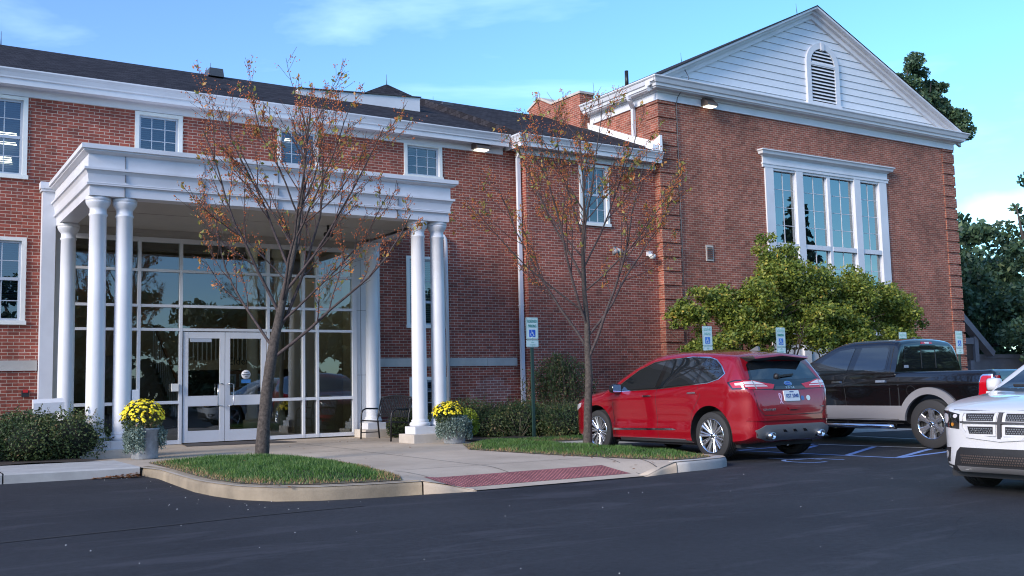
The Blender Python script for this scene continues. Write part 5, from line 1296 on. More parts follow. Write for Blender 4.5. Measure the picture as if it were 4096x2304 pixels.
for (x, y, s) in ((8, -28, 1.0), (-3, -25, .9), (30, -24, .85), (38, -30, 1.0), (48, -28, .95), (64, -22, 1.0), (-14, -20, 1.0), (75, -14, 1.0), (88, -6, 1.0), (2.5, -30, .9), (13.5, -31, .9), (25, -30, .85), (34, -27, .8), (43, -24, .8), (55, -30, .9), (-8, -29, 1.0), (82, -16, 1.0), (95, -14, 1.1)):
    ci += 1
    dup(pa, (x, y, -.2), random.uniform(0, 6), s * 1.25, label='broad tree across the lot, %s' % ['opposite the doors', 'opposite the left brick wing', 'behind the red car side', 'behind the pickup side', 'behind the white car side', 'beside the mirrored conifer', 'on the far left corner', 'east of the mirrored conifer', 'at the far east end', 'second from the doors', 'third from the doors', 'right of the broad one', 'behind the sign posts', 'behind the pickup tail', 'south of the conifers', 'near the far left corner', 'second east of the conifers', 'last in the east'][ci - 1])
dup(con, (68, -19, -.2), 1, .85, label='smaller conifer behind the mirrored tall one'); dup(con, (50, -15, -.2), 2, .7, label='shorter conifer left of the mirrored tall one')

# ================================================================== vehicles
def interp(tab):
    xs = [p[0] for p in tab]; ys = [p[1] for p in tab]; n = len(xs)
    h = [xs[i + 1] - xs[i] for i in range(n - 1)]; dl = [(ys[i + 1] - ys[i]) / h[i] for i in range(n - 1)]
    mm = [dl[0]] + [0 if dl[i - 1] * dl[i] <= 0 else 2 * dl[i - 1] * dl[i] / (dl[i - 1] + dl[i]) for i in range(1, n - 1)] + [dl[-1]]
    def f(x):
        if x <= xs[0]: return ys[0]
        if x >= xs[-1]: return ys[-1]
        i = max(k for k in range(n - 1) if xs[k] <= x); t = (x - xs[i]) / h[i]
        return (2 * t ** 3 - 3 * t ** 2 + 1) * ys[i] + (t ** 3 - 2 * t ** 2 + t) * h[i] * mm[i] + (-2 * t ** 3 + 3 * t ** 2) * ys[i + 1] + (t ** 3 - t ** 2) * h[i] * mm[i + 1]
    return f
class Car:
    """Body lofted along x (nose at +x); panels, glass and lamps are laid on it as their own thin parts."""
    def __init__(s, name, loc, az, label, cat, paint):
        s.root = thing(name, loc, label, cat, rz=R(90) - az, local=True); s.paint = paint
    def fx(s, x): return x if x > -1.75 or not getattr(s, 'rc', 0) else -1.75 + (x + 1.75) * s.rc
    def loft(s, xs, top, bot, W, rt=.10, crown=.03, nz=16, na=6, arches=(), name='body', cut=None, extra_cut=(), mats=None):
        rows = []
        for x in xs:
            zt, zb = top(x), bot(x); zt = max(zt, zb + .12); r = min(rt(x) if callable(rt) else rt, (zt - zb) * .45); row = [(0., zb), (max(.05, W(x, zb + .05) - .09), zb)]
            for k in range(nz + 1):
                z = zb + .05 + (zt - r - zb - .05) * k / nz; row.append((W(x, z), z))
            we = W(x, zt - r); rh = min(r * 1.25, we * .5)
            for k in range(1, na + 1):
                a = math.pi / 2 * k / na; row.append((we - rh + rh * math.cos(a) - .02 * math.sin(a), zt - r + r * math.sin(a)))
            ye, ze = row[-1]; cw = crown(x) if callable(crown) else crown
            for f in (.66, .33, 0.): row.append((ye * f, ze + cw * (1 - f * f)))
            xx = s.fx(x); rows.append([(xx, y, z) for y, z in row] + [(xx, -y, z) for y, z in row[-2:0:-1]])
        n = len(rows[0]); V = [p for r_ in rows for p in r_]; F = []
        for i in range(len(rows) - 1):
            for k in range(n): F.append((i * n + k, i * n + (k + 1) % n, (i + 1) * n + (k + 1) % n, (i + 1) * n + k))
        F.append(tuple(range(n))); F.append(tuple(range((len(rows) - 1) * n, len(rows) * n))[::-1])
        m = MB(); m.raw(V, F, s.paint, True); o = m.build(name, s.root, autosmooth=38)
        bm = bmesh.new(); bm.from_mesh(o.data); bmesh.ops.recalc_face_normals(bm, faces=bm.faces); bm.to_mesh(o.data); bm.free()
        s.bvh = BVHTree.FromPolygons([Vector(v) for v in V], F)
        cuts = []
        for (ax, az_, ar, half) in arches:
            for sg in (1, -1):
                m = MB(); y0, y1 = sg * (half - .34), sg * (half + .3)
                m.lathe([(0, min(y0, y1)), (ar, min(y0, y1)), (ar, max(y0, y1)), (0, max(y0, y1))], (ax, 0, az_), 'black_plastic', 40, 'y', smooth=False); cuts.append(m.build('c', s.root, merge=True))
        for bx in extra_cut:
            m = MB(); m.box(*bx, 'black_plastic'); cuts.append(m.build('c', s.root, merge=True))
        for c in cuts:
            b = bmesh.new(); b.from_mesh(c.data); bmesh.ops.recalc_face_normals(b, faces=b.faces); b.to_mesh(c.data); b.free()
            md = o.modifiers.new('b', 'BOOLEAN'); md.operation = 'DIFFERENCE'; md.object = c; md.solver = 'EXACT'
            try: md.material_mode = 'TRANSFER'
            except Exception: pass
        if cuts:
            bpy.context.view_layer.update(); dg = bpy.context.evaluated_depsgraph_get(); me = bpy.data.meshes.new_from_object(o.evaluated_get(dg))
            o.modifiers.clear(); o.data = me
            for c in cuts: bpy.data.objects.remove(c)
        return o
    def cast(s, view, u, v):
        if view in 'LR': u = s.fx(u)
        D = {'L': ((u, 3, v), (0, -1, 0)), 'R': ((u, -3, v), (0, 1, 0)), 'B': ((-5, u, v), (1, 0, 0)), 'F': ((5, u, v), (-1, 0, 0)), 'T': ((u, v, 4), (0, 0, -1))}[view]
        p, nrm, i, d = s.bvh.ray_cast(Vector(D[0]), Vector(D[1]))
        if p is None: return None
        if nrm.dot(Vector(D[1])) > 0: nrm = -nrm
        return p, Vector(D[1])
    def decal(s, m, view, poly, off, mname, cell=.06, skirt=True):
        cl = {}
        poly = ccw(poly); xs = [p[0] for p in poly]; ys = [p[1] for p in poly]
        def P(u, v):
            k = (round(u, 5), round(v, 5))
            if k not in cl:
                c = s.cast(view, u, v); cl[k] = None if c is None else (c[0] - c[1] * off, c[0] + c[1] * .01)
            return cl[k]
        for i in range(math.floor(min(xs) / cell), math.ceil(max(xs) / cell)):
            col = clip_rect(poly, i * cell, (i + 1) * cell, -9, 9)
            if len(col) < 3: continue
            for j in range(math.floor(min(ys) / cell), math.ceil(max(ys) / cell)):
                q = clip_rect(col, i * cell, (i + 1) * cell, j * cell, (j + 1) * cell)
                if len(q) < 3 or area(q) < 1e-7: continue
                pp = [P(*a) for a in q]
                if any(a is None for a in pp): continue
                m.face([a[0] for a in pp], mname, True)
        if skirt and off > .004:
            for a, b in zip(poly, poly[1:] + poly[:1]):
                n = max(1, int(math.dist(a, b) / cell))
                for k in range(n):
                    p, q = P(a[0] + (b[0] - a[0]) * k / n, a[1] + (b[1] - a[1]) * k / n), P(a[0] + (b[0] - a[0]) * (k + 1) / n, a[1] + (b[1] - a[1]) * (k + 1) / n)
                    if p and q: m.face([p[0], q[0], q[1], p[1]], mname)
    def part(s, name, items, parent=None, cell=.06, auto=35):
        m = MB()
        for view, poly, off, mn in items: s.decal(m, view, poly, off, mn, cell)
        return m.build(name, parent or s.root, autosmooth=auto)
    def seam(s, name, view, pts, w_=.008):
        it = []
        for a, b in zip(pts, pts[1:]):
            d = Vector(b) - Vector(a); q = Vector((-d.y, d.x)).normalized() * w_ / 2; a, b = Vector(a), Vector(b)
            it.append((view, [tuple(a - q), tuple(b - q), tuple(b + q), tuple(a + q)], .0015, 'dark'))
        return s.part(name, it, cell=.10)
    def wheel(s, x, y, r, wd, rimr, spokes, style):
        sg = 1 if y > 0 else -1; zc = r
        m = MB(); hw_ = wd / 2
        prof = [(rimr, -hw_ + .01), (rimr + .012, -hw_), (r - .045, -hw_), (r - .012, -hw_ + .018), (r, -hw_ + .05)]
        for g in (-.06, -.02, .02, .06): prof += [(r, g - .012), (r - .008, g - .010), (r - .008, g + .010), (r, g + .012)]
        prof += [(r, hw_ - .05), (r - .012, hw_ - .018), (r - .045, hw_), (rimr + .012, hw_), (rimr, hw_ - .01)]
        m.lathe(prof, (x, y, zc), 'rubber', 48, 'y'); wl = m.build('wheel', s.root, autosmooth=30)
        m = MB(); yo = sg * hw_
        ring_ = [(rimr + .004, sg * (hw_ - .012)), (rimr + .004, sg * (hw_ - .002)), (rimr - .008, sg * (hw_ - .002)), (rimr - .02, sg * (hw_ - .035)), (rimr - .022, sg * (hw_ - .12)), (rimr - .03, -sg * hw_ * .7)]
        m.lathe(ring_, (x, y, zc), 'chrome', 48, 'y')
        m.lathe([(rimr - .03, sg * (hw_ - .13)), (.0, sg * (hw_ - .13))], (x, y, zc), 'dark', 32, 'y')
        m.lathe([(.155, sg * (hw_ - .10)), (.04, sg * (hw_ - .10))], (x, y, zc), 'car_grey', 28, 'y')
        m.lathe([(.0, sg * (hw_ - .022)), (.028, sg * (hw_ - .022)), (.032, sg * (hw_ - .03)), (.06, sg * (hw_ - .04)), (.07, sg * (hw_ - .07))], (x, y, zc), 'chrome', 24, 'y')
        m.lathe([(.0, sg * (hw_ - .019)), (.024, sg * (hw_ - .019))], (x, y, zc), 'dark', 20, 'y')
        def sp(a, w0, w1, d0, d1, r0=.05, r1=None):
            r1 = r1 or rimr - .004; c, q = math.cos(a), math.sin(a)
            def pt_(rr_, t_, dep_): return (x + c * rr_ - q * t_, y + sg * (hw_ - dep_), zc + q * rr_ + c * t_)
            vs = [pt_(r0, -w0, d0), pt_(r0, w0, d0), pt_(r1, w1, d1), pt_(r1, -w1, d1), pt_(r0, -w0 * 1.4, d0 + .045), pt_(r0, w0 * 1.4, d0 + .045), pt_(r1, w1 * 1.15, d1 + .03), pt_(r1, -w1 * 1.15, d1 + .03)]
            mid_ = [pt_(r0, 0, d0 - .006), pt_(r1, 0, d1 - .006)]; vs += mid_
            m.raw(vs, [(0, 8, 9, 3), (8, 1, 2, 9), (1, 5, 6, 2), (0, 3, 7, 4), (3, 9, 2, 6, 7)], 'rim_metal')
        if style == 'fan':
            for k in range(spokes):
                a = 2 * math.pi * k / spokes + .1; sp(a - .10, .010, .019, .035, .010); sp(a + .12, .009, .014, .040, .016)
        elif style == 'six':
            for k in range(spokes):
                a = 2 * math.pi * k / spokes + .5; sp(a, .030, .044, .030, .008); sp(a - .15, .012, .030, .045, .016, .12); sp(a + .15, .012, .030, .045, .016, .12)
        else:
            for k in range(spokes): sp(2 * math.pi * k / spokes, .03, .035, .035, .014)
        for k in range(5): a = 2 * math.pi * k / 5; m.lathe([(0, sg * (hw_ - .026)), (.010, sg * (hw_ - .028)), (.010, sg * (hw_ - .05))], (x + .048 * math.cos(a), y, zc + .048 * math.sin(a)), 'chrome', 8, 'y')
        m.build('rim', wl)
    def mirror(s, x, y, z, sx, sy, sz, mname, glass='car_glass', face=-1):
        sg = 1 if y > 0 else -1; m = MB()
        V = []; n = 12
        for i, f in enumerate((-1, -.85, -.3, .3, .75, 1)):
            sc_ = (1 - max(0, f) ** 2.2 * .65) * (1 if f > -1 else .93)
            for k in range(n):
                a = 2 * math.pi * k / n; c, q = math.cos(a), math.sin(a)
                cc = math.copysign(abs(c) ** .5, c); qq = math.copysign(abs(q) ** .5, q)
                V.append((x + f * sx / 2, y + sg * 0 + cc * sy / 2 * sc_, z + qq * sz / 2 * sc_))
        F = [(i * n + k, i * n + (k + 1) % n, (i + 1) * n + (k + 1) % n, (i + 1) * n + k) for i in range(5) for k in range(n)] + [tuple(range(n)), tuple(range(5 * n, 6 * n))]
        m.raw(V, F, mname, True); m.bar((x + .02, y - sg * sy * .3, z - sz * .35), (x + .05, y - sg * (sy * .5 + .10), z - sz * .45), .06, .03, 'black_plastic')
        o = m.build('mirror', s.root, autosmooth=50)
        m = MB(); m.raw([(x - sx / 2 - .003, y + a * sy * .42, z + b * sz * .40) for a, b in ((-1, -.8), (-.8, -1), (.8, -1), (1, -.8), (1, .8), (.8, 1), (-.8, 1), (-1, .8))], [tuple(range(8))], 'chrome'); m.build('mirror_glass', o)
def arc(cx, cz, r, a0, a1, n=18): return [(cx + r * math.cos(R(a0 + (a1 - a0) * k / n)), cz + r * math.sin(R(a0 + (a1 - a0) * k / n))) for k in range(n + 1)]
def frange(a, b, n): return [a + (b - a) * k / (n - 1) for k in range(n)]
def mir(poly): return [(-a, b) for a, b in poly]

# ---- red crossover, parked nose to the building
XC, YC = 11.995, 13.13
c = Car('parked_car', (XC, YC, G(XC, YC)), R(0), 'glossy red crossover with chrome spoke wheels parked nose in by the tree', 'car', 'car_red')
c.rc = .84
RW, FW, RR_ = -1.45, 1.46, .375
top = interp([(-2.37, .62), (-2.355, .80), (-2.325, .98), (-2.28, 1.10), (-2.19, 1.22), (-2.04, 1.40), (-1.91, 1.545), (-1.84, 1.60), (-1.60, 1.645), (-1.2, 1.675), (-.6, 1.70), (-.2, 1.69), (.1, 1.65), (.45, 1.52), (.85, 1.31), (1.16, 1.14), (1.35, 1.09), (1.7, 1.04), (2.0, .985), (2.2, .92), (2.32, .84), (2.37, .74), (2.39, .6)])
bot = interp([(-2.37, .46), (-2.30, .34), (-2.1, .27), (-1.6, .24), (1.7, .24), (2.1, .26), (2.3, .30), (2.39, .40)])
plan = interp([(-2.37, .66), (-2.355, .74), (-2.31, .81), (-2.22, .87), (-2.05, .93), (-1.8, .975), (-1.2, .975), (0, .965), (1.2, .968), (1.6, .965), (1.95, .93), (2.2, .84), (2.32, .73), (2.39, .60)])
belt = interp([(-2.4, 1.16), (-1.5, 1.16), (0, 1.08), (1.2, 1.02), (2.4, .85)])
def Wred(x, z):
    w_ = plan(x); b = belt(x)
    if z > b: w_ -= .36 * (z - b) + .14 * (z - b) ** 2
    w_ -= .05 * max(0, (.5 - z) / .25) ** 2 * .6
    w_ -= .018 * math.exp(-((z - .60) / .12) ** 2) * (1 if -1 < x < 1 else .2)      # door hollow
    w_ += .012 * math.exp(-((z - (b - .10)) / .05) ** 2)                            # shoulder crease
    w_ += .016 * math.exp(-((x - RW) / .42) ** 4) * math.exp(-((z - .55) / .35) ** 2) + .014 * math.exp(-((x - FW) / .42) ** 4) * math.exp(-((z - .55) / .35) ** 2)
    return w_
xs = sorted(set([-2.37, -2.366, -2.358, -2.345, -2.325, -2.30, -2.27, -2.235] + frange(-2.20, -1.82, 9) + frange(-1.75, 1.1, 34) + frange(1.16, 2.2, 16) + [2.26, 2.31, 2.345, 2.37, 2.385, 2.39]))
rt = interp([(-2.44, .06), (-2.2, .07), (-1.8, .11), (.2, .12), (.9, .07), (1.3, .11), (2.0, .12), (2.39, .08)])
c.loft(xs, top, bot, Wred, rt, interp([(-2.44, .01), (-1.8, .035), (0, .05), (1.1, .03), (2.39, .01)]), arches=[(RW, RR_ + .015, .455, .99), (FW, RR_ + .015, .45, .985)])
gl = 'car_glass'
W1 = [(.93, 1.09), (.40, 1.41), (.05, 1.535), (-.26, 1.575), (-.15, 1.135)]
W2 = [(-.27, 1.14), (-.37, 1.58), (-.9, 1.60), (-1.24, 1.585), (-1.13, 1.185)]
W3 = [(-1.20, 1.19), (-1.30, 1.58), (-1.46, 1.545), (-1.60, 1.45), (-1.71, 1.34), (-1.62, 1.265), (-1.42, 1.215)]
OUT = [(1.06, 1.065), (.42, 1.435), (.05, 1.565), (-.4, 1.605), (-.9, 1.628), (-1.32, 1.607), (-1.50, 1.565), (-1.65, 1.46), (-1.765, 1.335), (-1.65, 1.245), (-1.42, 1.190), (-.2, 1.105)]
INN = [(1.0, 1.078), (.42, 1.422), (.05, 1.553), (-.4, 1.592), (-.9, 1.614), (-1.31, 1.594), (-1.485, 1.553), (-1.63, 1.453), (-1.74, 1.337), (-1.63, 1.257), (-1.41, 1.203), (-.2, 1.118)]
for v in 'LR':
    c.part('window_trim', [(v, OUT, .004, 'chrome'), (v, INN, .007, 'trim_gloss')])
    for q in (W1, W2, W3): c.part('window', [(v, q, .0095, gl)])
    c.part('side_strip', [(v, [(.98, .415), (.98, .445), (-.56, .475), (-.66, .455), (-.56, .445)], .012, 'chrome')])
    c.part('sill', [(v, [(.90, .235), (.80, .30), (-.85, .31), (-.98, .25)], .012, 'car_grey')])
    for hx, hz_ in ((.03, 1.0), (-1.08, 1.045)):
        c.part('door_handle', [(v, [(hx - .10, hz_ - .028), (hx + .10, hz_ - .034), (hx + .12, hz_ - .005), (hx + .09, hz_ + .018), (hx - .10, hz_ + .024), (hx - .125, hz_)], .006, 'car_red'), (v, [(hx - .095, hz_ - .008), (hx + .095, hz_ - .014), (hx + .095, hz_ + .008), (hx - .095, hz_ + .014)], .028, 'chrome')])
    c.seam('door_seam', v, [(.96, 1.05), (.98, .80), (.93, .32)]); c.seam('door_seam', v, [(-.21, 1.12), (-.17, .95), (-.19, .5), (-.20, .30)]); c.seam('door_seam', v, [(-1.18, 1.19), (-1.26, 1.0), (-1.06, .75), (-1.0, .4)])
    # rear lamp wraps the corner
    c.part('tail_light', [(v, [(-1.86, 1.20), (-2.02, 1.235), (-2.17, 1.235), (-2.26, 1.095), (-1.98, 1.09)], .006, 'trim_gloss'), (v, [(-1.92, 1.19), (-2.04, 1.215), (-2.17, 1.215), (-2.25, 1.115), (-2.0, 1.11)], .011, 'lens_red'), (v, [(-2.02, 1.185), (-2.17, 1.195), (-2.19, 1.155), (-2.04, 1.150)], .014, 'lens_clear')], cell=.03)
    c.part('headlight', [(v, [(1.98, .80), (1.95, .88), (2.24, .84), (2.33, .74), (2.2, .73)], .008, 'lens_clear')], cell=.04)
for sg in (1, -1): c.mirror(.82, sg * 1.05, 1.13, .15, .21, .16, 'trim_gloss')
# rear end
def rf(poly): return [(-a, b) for a, b in poly]     # photo left is +y seen from behind
c.part('rear_window', [('B', [(-.70, 1.245), (-.62, 1.45), (-.50, 1.515), (.50, 1.515), (.62, 1.45), (.70, 1.245), (.3, 1.225), (-.3, 1.225)], .006, gl)])
c.part('window_trim', [('B', [(-.84, 1.20), (-.74, 1.255), (-.66, 1.46), (-.56, 1.52), (-.50, 1.50), (-.62, 1.44), (-.70, 1.245), (-.3, 1.224), (.3, 1.224), (.70, 1.245), (.62, 1.44), (.5, 1.50), (.56, 1.52), (.66, 1.46), (.74, 1.255), (.84, 1.20), (.80, 1.09), (.5, 1.075), (-.5, 1.075), (-.80, 1.09)], .004, 'trim_gloss')])
for sg in (1, -1):
    q = [(sg * .93, 1.09), (sg * .90, 1.225), (sg * .70, 1.225), (sg * .55, 1.19), (sg * .30, 1.155), (sg * .36, 1.09)]
    c.part('tail_light', [('B', q, .008, 'lens_red'), ('B', [(sg * .88, 1.205), (sg * .70, 1.21), (sg * .55, 1.175), (sg * .50, 1.155), (sg * .88, 1.165)], .012, 'lens_clear'), ('B', [(sg * .88, 1.13), (sg * .88, 1.15), (sg * .48, 1.14), (sg * .46, 1.125)], .012, 'lens_clear'), ('B', [(sg * .70, 1.09), (sg * .72, 1.225), (sg * .74, 1.225), (sg * .72, 1.09)], .013, 'pot')], cell=.04)
m = MB()   # roof spoiler
top_s = [(-.66, 1.575), (.66, 1.575)]
m.raw([(-1.80, -.70, 1.585), (-1.80, .70, 1.585), (-2.06, .60, 1.590), (-2.06, -.60, 1.590), (-2.09, .58, 1.55), (-2.09, -.58, 1.55), (-1.86, .68, 1.50), (-1.86, -.68, 1.50), (-1.98, .70, 1.46), (-1.98, -.70, 1.46), (-1.80, 0, 1.655), (-2.06, 0, 1.635), (-2.09, 0, 1.595)],
      [(0, 10, 11, 3), (10, 1, 2, 11), (3, 11, 12, 5), (11, 2, 4, 12)], 'car_red', True)
m.raw([(-2.09, .58, 1.55), (-2.09, 0, 1.595), (-2.09, -.58, 1.55), (-1.88, .60, 1.50), (-1.88, 0, 1.52), (-1.88, -.60, 1.50), (-1.80, .70, 1.585), (-2.06, .60, 1.59), (-1.80, -.70, 1.585), (-2.06, -.60, 1.59)], [(0, 1, 4, 3), (1, 2, 5, 4), (0, 3, 6, 7), (2, 9, 8, 5)], 'black_plastic', False)
m.build('spoiler', c.root)
m = MB(); m.bar((-2.12, .18, 1.275), (-2.09, -.20, 1.30), .05, .03, 'black_plastic'); m.tube([(-2.14, .16, 1.27), (-2.08, .16, 1.28)], .045, 'black_plastic', 12); m.build('rear_wiper', c.root)
m = MB(); m.prism([(-1.42, 1.70), (-1.62, 1.69), (-1.61, 1.75), (-1.58, 1.765)], lambda u, v, q: (u, q, v), -.02, .02, 'car_grey'); m.build('antenna', c.root)
def ell(cy, cz, a, b, n=20): return [(cy + a * math.cos(2 * math.pi * k / n), cz + b * math.sin(2 * math.pi * k / n)) for k in range(n)]
bd = c.part('badge', [('B', ell(0, 1.165, .085, .036), .012, 'chrome'), ('B', ell(0, 1.165, .076, .029), .014, 'brand_blue')], cell=.05)
def rtext(body, y, z, size, mn, parent, sx=1.0, nm='lettering', lift=.012):
    hit = c.cast('B', y, z)[0]; h2 = c.cast('B', y, z + .02)[0]; m = MB(); up = (h2 - hit).normalized()
    hl_, hr_ = c.cast('B', y + .1, z)[0], c.cast('B', y - .1, z)[0]
    add_text(m, body, size, hit + Vector((-lift, 0, 0)), (hr_ - hl_), up, mn, .002, sx); return m.build(nm, parent)
rtext('Ford', 0, 1.163, .045, 'chrome', bd, 1.3, lift=.017)
pl = c.part('licence_plate', [('B', rrect(-.165, .165, .895, 1.055, .012), .018, 'plate')], cell=.2)
rtext('KST 5040', 0, .972, .085, 'plate_ink', pl, .80, lift=.022)
rtext('INDIANA', 0, 1.035, .022, 'plate_ink', pl, 1, lift=.022)
c.part('black_band', [('B', [(-.36, 1.075), (-.30, 1.125), (.30, 1.125), (.36, 1.075)], .016, 'trim_gloss')])
rtext('E D G E', 0, 1.100, .046, 'chrome', c.root, 1.25, lift=.021)
rtext('TITANIUM', .52, .775, .045, 'chrome', c.root, 1.3, lift=.006); rtext('AWD', -.66, .80, .030, 'chrome', c.root, 1.2, lift=.006)
m = MB()
rb_ = [(.262, .86), (.235, .90), (.22, .96), (.225, 1.0), (.245, 1.02), (.265, 1.0), (.262, .95), (.23, .89), (.205, .855)]
c.part('ribbon_sticker', [('B', [(a[0] - .010, a[1]), (b[0] - .010, b[1]), (b[0] + .012, b[1] + .004), (a[0] + .012, a[1] + .004)], .003, 'pink') for a, b in zip(rb_, rb_[1:])], cell=.2)
c.part('round_sticker', [('B', ell(-.24, .935, .038, .036, 14), .003, 'brand_blue')], cell=.2); c.part('round_sticker', [('B', ell(-.37, .935, .045, .042, 14), .003, 'sign_white')], cell=.2)
c.seam('hatch_seam', 'B', [(-.78, 1.075), (-.74, .80), (-.62, .69), (.62, .69), (.74, .80), (.78, 1.075)], .010)
c.part('bumper_step', [('B', [(-.86, .665), (.86, .665), (.88, .61), (-.88, .61)], .022, 'car_red')])
c.part('hatch_handle', [('B', [(-.12, .80), (.12, .80), (.09, .765), (-.09, .765)], .014, 'car_red'), ('B', [(-.09, .765), (.09, .765), (.07, .75), (-.07, .75)], .004, 'dark')], cell=.05)
c.part('rear_diffuser', [('B', [(-.80, .47), (-.62, .545), (.62, .545), (.80, .47), (.76, .36), (.5, .30), (-.5, .30), (-.76, .36)], .020, 'car_grey')] + [('B', [(k * .22 - .05, .43), (k * .22 + .02, .43), (k * .22 + .05, .47), (k * .22 - .0, .47)], .026, 'trim_gloss') for k in (-1, 0, 1)])
for sg in (1, -1):
    m = MB(); m.lathe([(.030, .03), (.052, .03), (.056, -.12), (.05, -.20), (.042, -.20), (.040, -.02)], (-2.25 + .10, sg * .54, .385), 'chrome', 20, 'x'); m.lathe([(.04, -.10), (0, -.10)], (-2.15, sg * .54, .385), 'dark', 16, 'x'); m.build('exhaust_tip', c.root)
c.part('grille', [('F', [(-.55, .50), (-.60, .80), (.60, .80), (.55, .50)], .01, 'trim_gloss')]); c.part('lower_trim', [('F', [(-.7, .30), (-.7, .42), (.7, .42), (.7, .30)], .01, 'black_plastic')])
c.part('windscreen', [('F', [(-.72, 1.17), (-.60, 1.56), (.60, 1.56), (.72, 1.17)], .006, gl)])
m = MB(); m.box(-1.9, 2.0, -.78, .78, .20, .32, 'black_plastic'); m.build('underbody', c.root)
for x in (RW, FW):
    for sg in (1, -1): c.wheel(x, sg * .835, RR_, .25, .265, 10, 'fan')

# ---- black crew-cab pickup
XC, YC = 16.50, 12.74
c = Car('pickup_truck', (XC, YC, G(XC, YC) - .005), R(0), 'black crew cab pickup with silver lower band and flared chrome wheels', 'pickup truck', 'car_black')
RW, FW, RR_ = -1.785, 1.785, .425
topb = interp([(-2.99, 1.24), (-2.97, 1.29), (-2.9, 1.335), (-1.2, 1.335), (1.1, 1.335), (1.5, 1.33), (2.3, 1.28), (2.65, 1.20), (2.78, 1.10), (2.83, .95)])
bot = interp([(-2.99, .60), (-2.7, .52), (-2.3, .42), (2.2, .40), (2.6, .40), (2.83, .5)])
plan = interp([(-2.99, .97), (-2.94, 1.0), (-2.6, 1.01), (0, 1.005), (2.0, 1.0), (2.5, .93), (2.72, .82), (2.83, .68)])
def Wp(x, z):
    w_ = plan(x) - .30 * max(0, z - 1.12) ** 1.2 - .03 * max(0, (.6 - z) / .2) ** 2
    w_ -= .012 * math.exp(-((z - .88) / .15) ** 2); w_ += .010 * math.exp(-((z - 1.10) / .04) ** 2)
    return w_
xs = sorted(set([-2.99, -2.985, -2.97, -2.94, -2.9] + frange(-2.8, 2.5, 50) + [2.58, 2.65, 2.7, 2.74, 2.78, 2.81, 2.83]))
c.loft(xs, topb, bot, Wp, .05, interp([(-2.99, .0), (1.2, .02), (2.0, .05), (2.83, .02)]), arches=[(RW, RR_ + .02, .50, 1.03), (FW, RR_ + .02, .50, 1.02)], extra_cut=[(-2.90, -1.25, -.80, .80, .75, 1.6)], name='lower_body')
lower = c.bvh
topc = interp([(-1.10, 1.5), (-1.09, 1.76), (-1.06, 1.86), (-.98, 1.905), (-.5, 1.93), (-.1, 1.93), (.25, 1.89), (.5, 1.79), (.85, 1.60), (1.25, 1.40), (1.38, 1.34)])
def Wc(x, z): return .985 - .06 * 0 - .40 * max(0, z - 1.30) ** 1.15 - .015 * max(0, -x - .9)
c.loft(sorted(set([-1.10, -1.095, -1.085, -1.07, -1.04, -1.0] + frange(-.95, 1.38, 32))), topc, lambda x: 1.16, Wc, interp([(-1.1, .09), (0, .12), (.8, .08), (1.38, .04)]), .04, name='cab')
cabv = c.bvh
PW1 = [(.90, 1.335), (.52, 1.62), (.22, 1.765), (-.13, 1.80), (-.02, 1.355)]
PW2 = [(-.17, 1.36), (-.29, 1.80), (-.84, 1.79), (-.89, 1.74), (-.875, 1.40), (-.84, 1.375)]
for v in 'LR':
    c.bvh = cabv
    c.part('window_trim', [(v, [(1.02, 1.31), (.52, 1.66), (.20, 1.80), (-.11, 1.835), (.0, 1.335)], .003, 'trim_gloss'), (v, [(-.15, 1.34), (-.27, 1.835), (-.86, 1.825), (-.925, 1.75), (-.905, 1.37), (-.86, 1.345)], .003, 'trim_gloss')])
    c.part('window', [(v, PW1, .007, gl)]); c.part('window', [(v, PW2, .007, gl)])
    c.seam('door_seam', v, [(.05, 1.32), (-.10, 1.87), (-.85, 1.885), (-.98, 1.85), (-.985, 1.32)], .012)
    c.bvh = lower
    c.part('silver_band', [(v, [(-1.20, .50), (-1.20, .735), (1.20, .735), (1.20, .50)], .006, 'car_silver')]); c.part('sill', [(v, [(-1.18, .40), (-1.18, .49), (1.20, .49), (1.20, .40)], .004, 'car_silver')])
    c.seam('door_seam', v, [(.05, 1.33), (.02, 1.0), (.0, .75), (-.03, .50)], .012); c.seam('door_seam', v, [(-.985, 1.33), (-.97, .60), (-.92, .50), (1.1, .49)], .012); c.seam('door_seam', v, [(1.16, 1.3), (1.15, .5)], .012)
    c.seam('bed_gap', v, [(-1.165, 1.345), (-1.165, .42)], .022)
    for hx in (.20, -.80): c.part('door_handle', [(v, [(hx - .10, 1.155), (hx + .10, 1.155), (hx + .10, 1.195), (hx - .10, 1.195)], .026, 'chrome')])
    if v == 'L': c.part('fuel_door', [(v, arc(-1.42, 1.0, .085, 0, 360, 24)[:-1], .004, 'car_black')], cell=.08); c.seam('fuel_seam', v, arc(-1.42, 1.0, .088, 0, 360, 20), .008)
    for ax in (RW, FW):
        o_ = arc(ax, RR_ + .02, .615, -12, 192, 26); i_ = arc(ax, RR_ + .02, .495, -12, 192, 26); m = MB()
        for k in range(26): c.decal(m, v, [o_[k], o_[k + 1], i_[k + 1], i_[k]], .045, 'car_silver', .3)
        m.build('wheel_flare', c.root, autosmooth=60)
    c.part('tail_light_trim', [(v, [(-2.985, .87), (-2.69, .885), (-2.76, 1.235), (-2.80, 1.265), (-2.985, 1.265)], .010, 'chrome')], cell=.04)
    c.part('tail_light', [(v, [(-2.97, .90), (-2.715, .905), (-2.775, 1.22), (-2.81, 1.24), (-2.97, 1.24)], .018, 'lens_red'), (v, [(-2.975, .94), (-2.85, .94), (-2.86, .985), (-2.975, .985)], .022, 'lens_clear')], cell=.04)
    c.part('headlight', [(v, [(2.30, .90), (2.32, 1.10), (2.66, 1.08), (2.78, .92)], .01, 'lens_clear')])
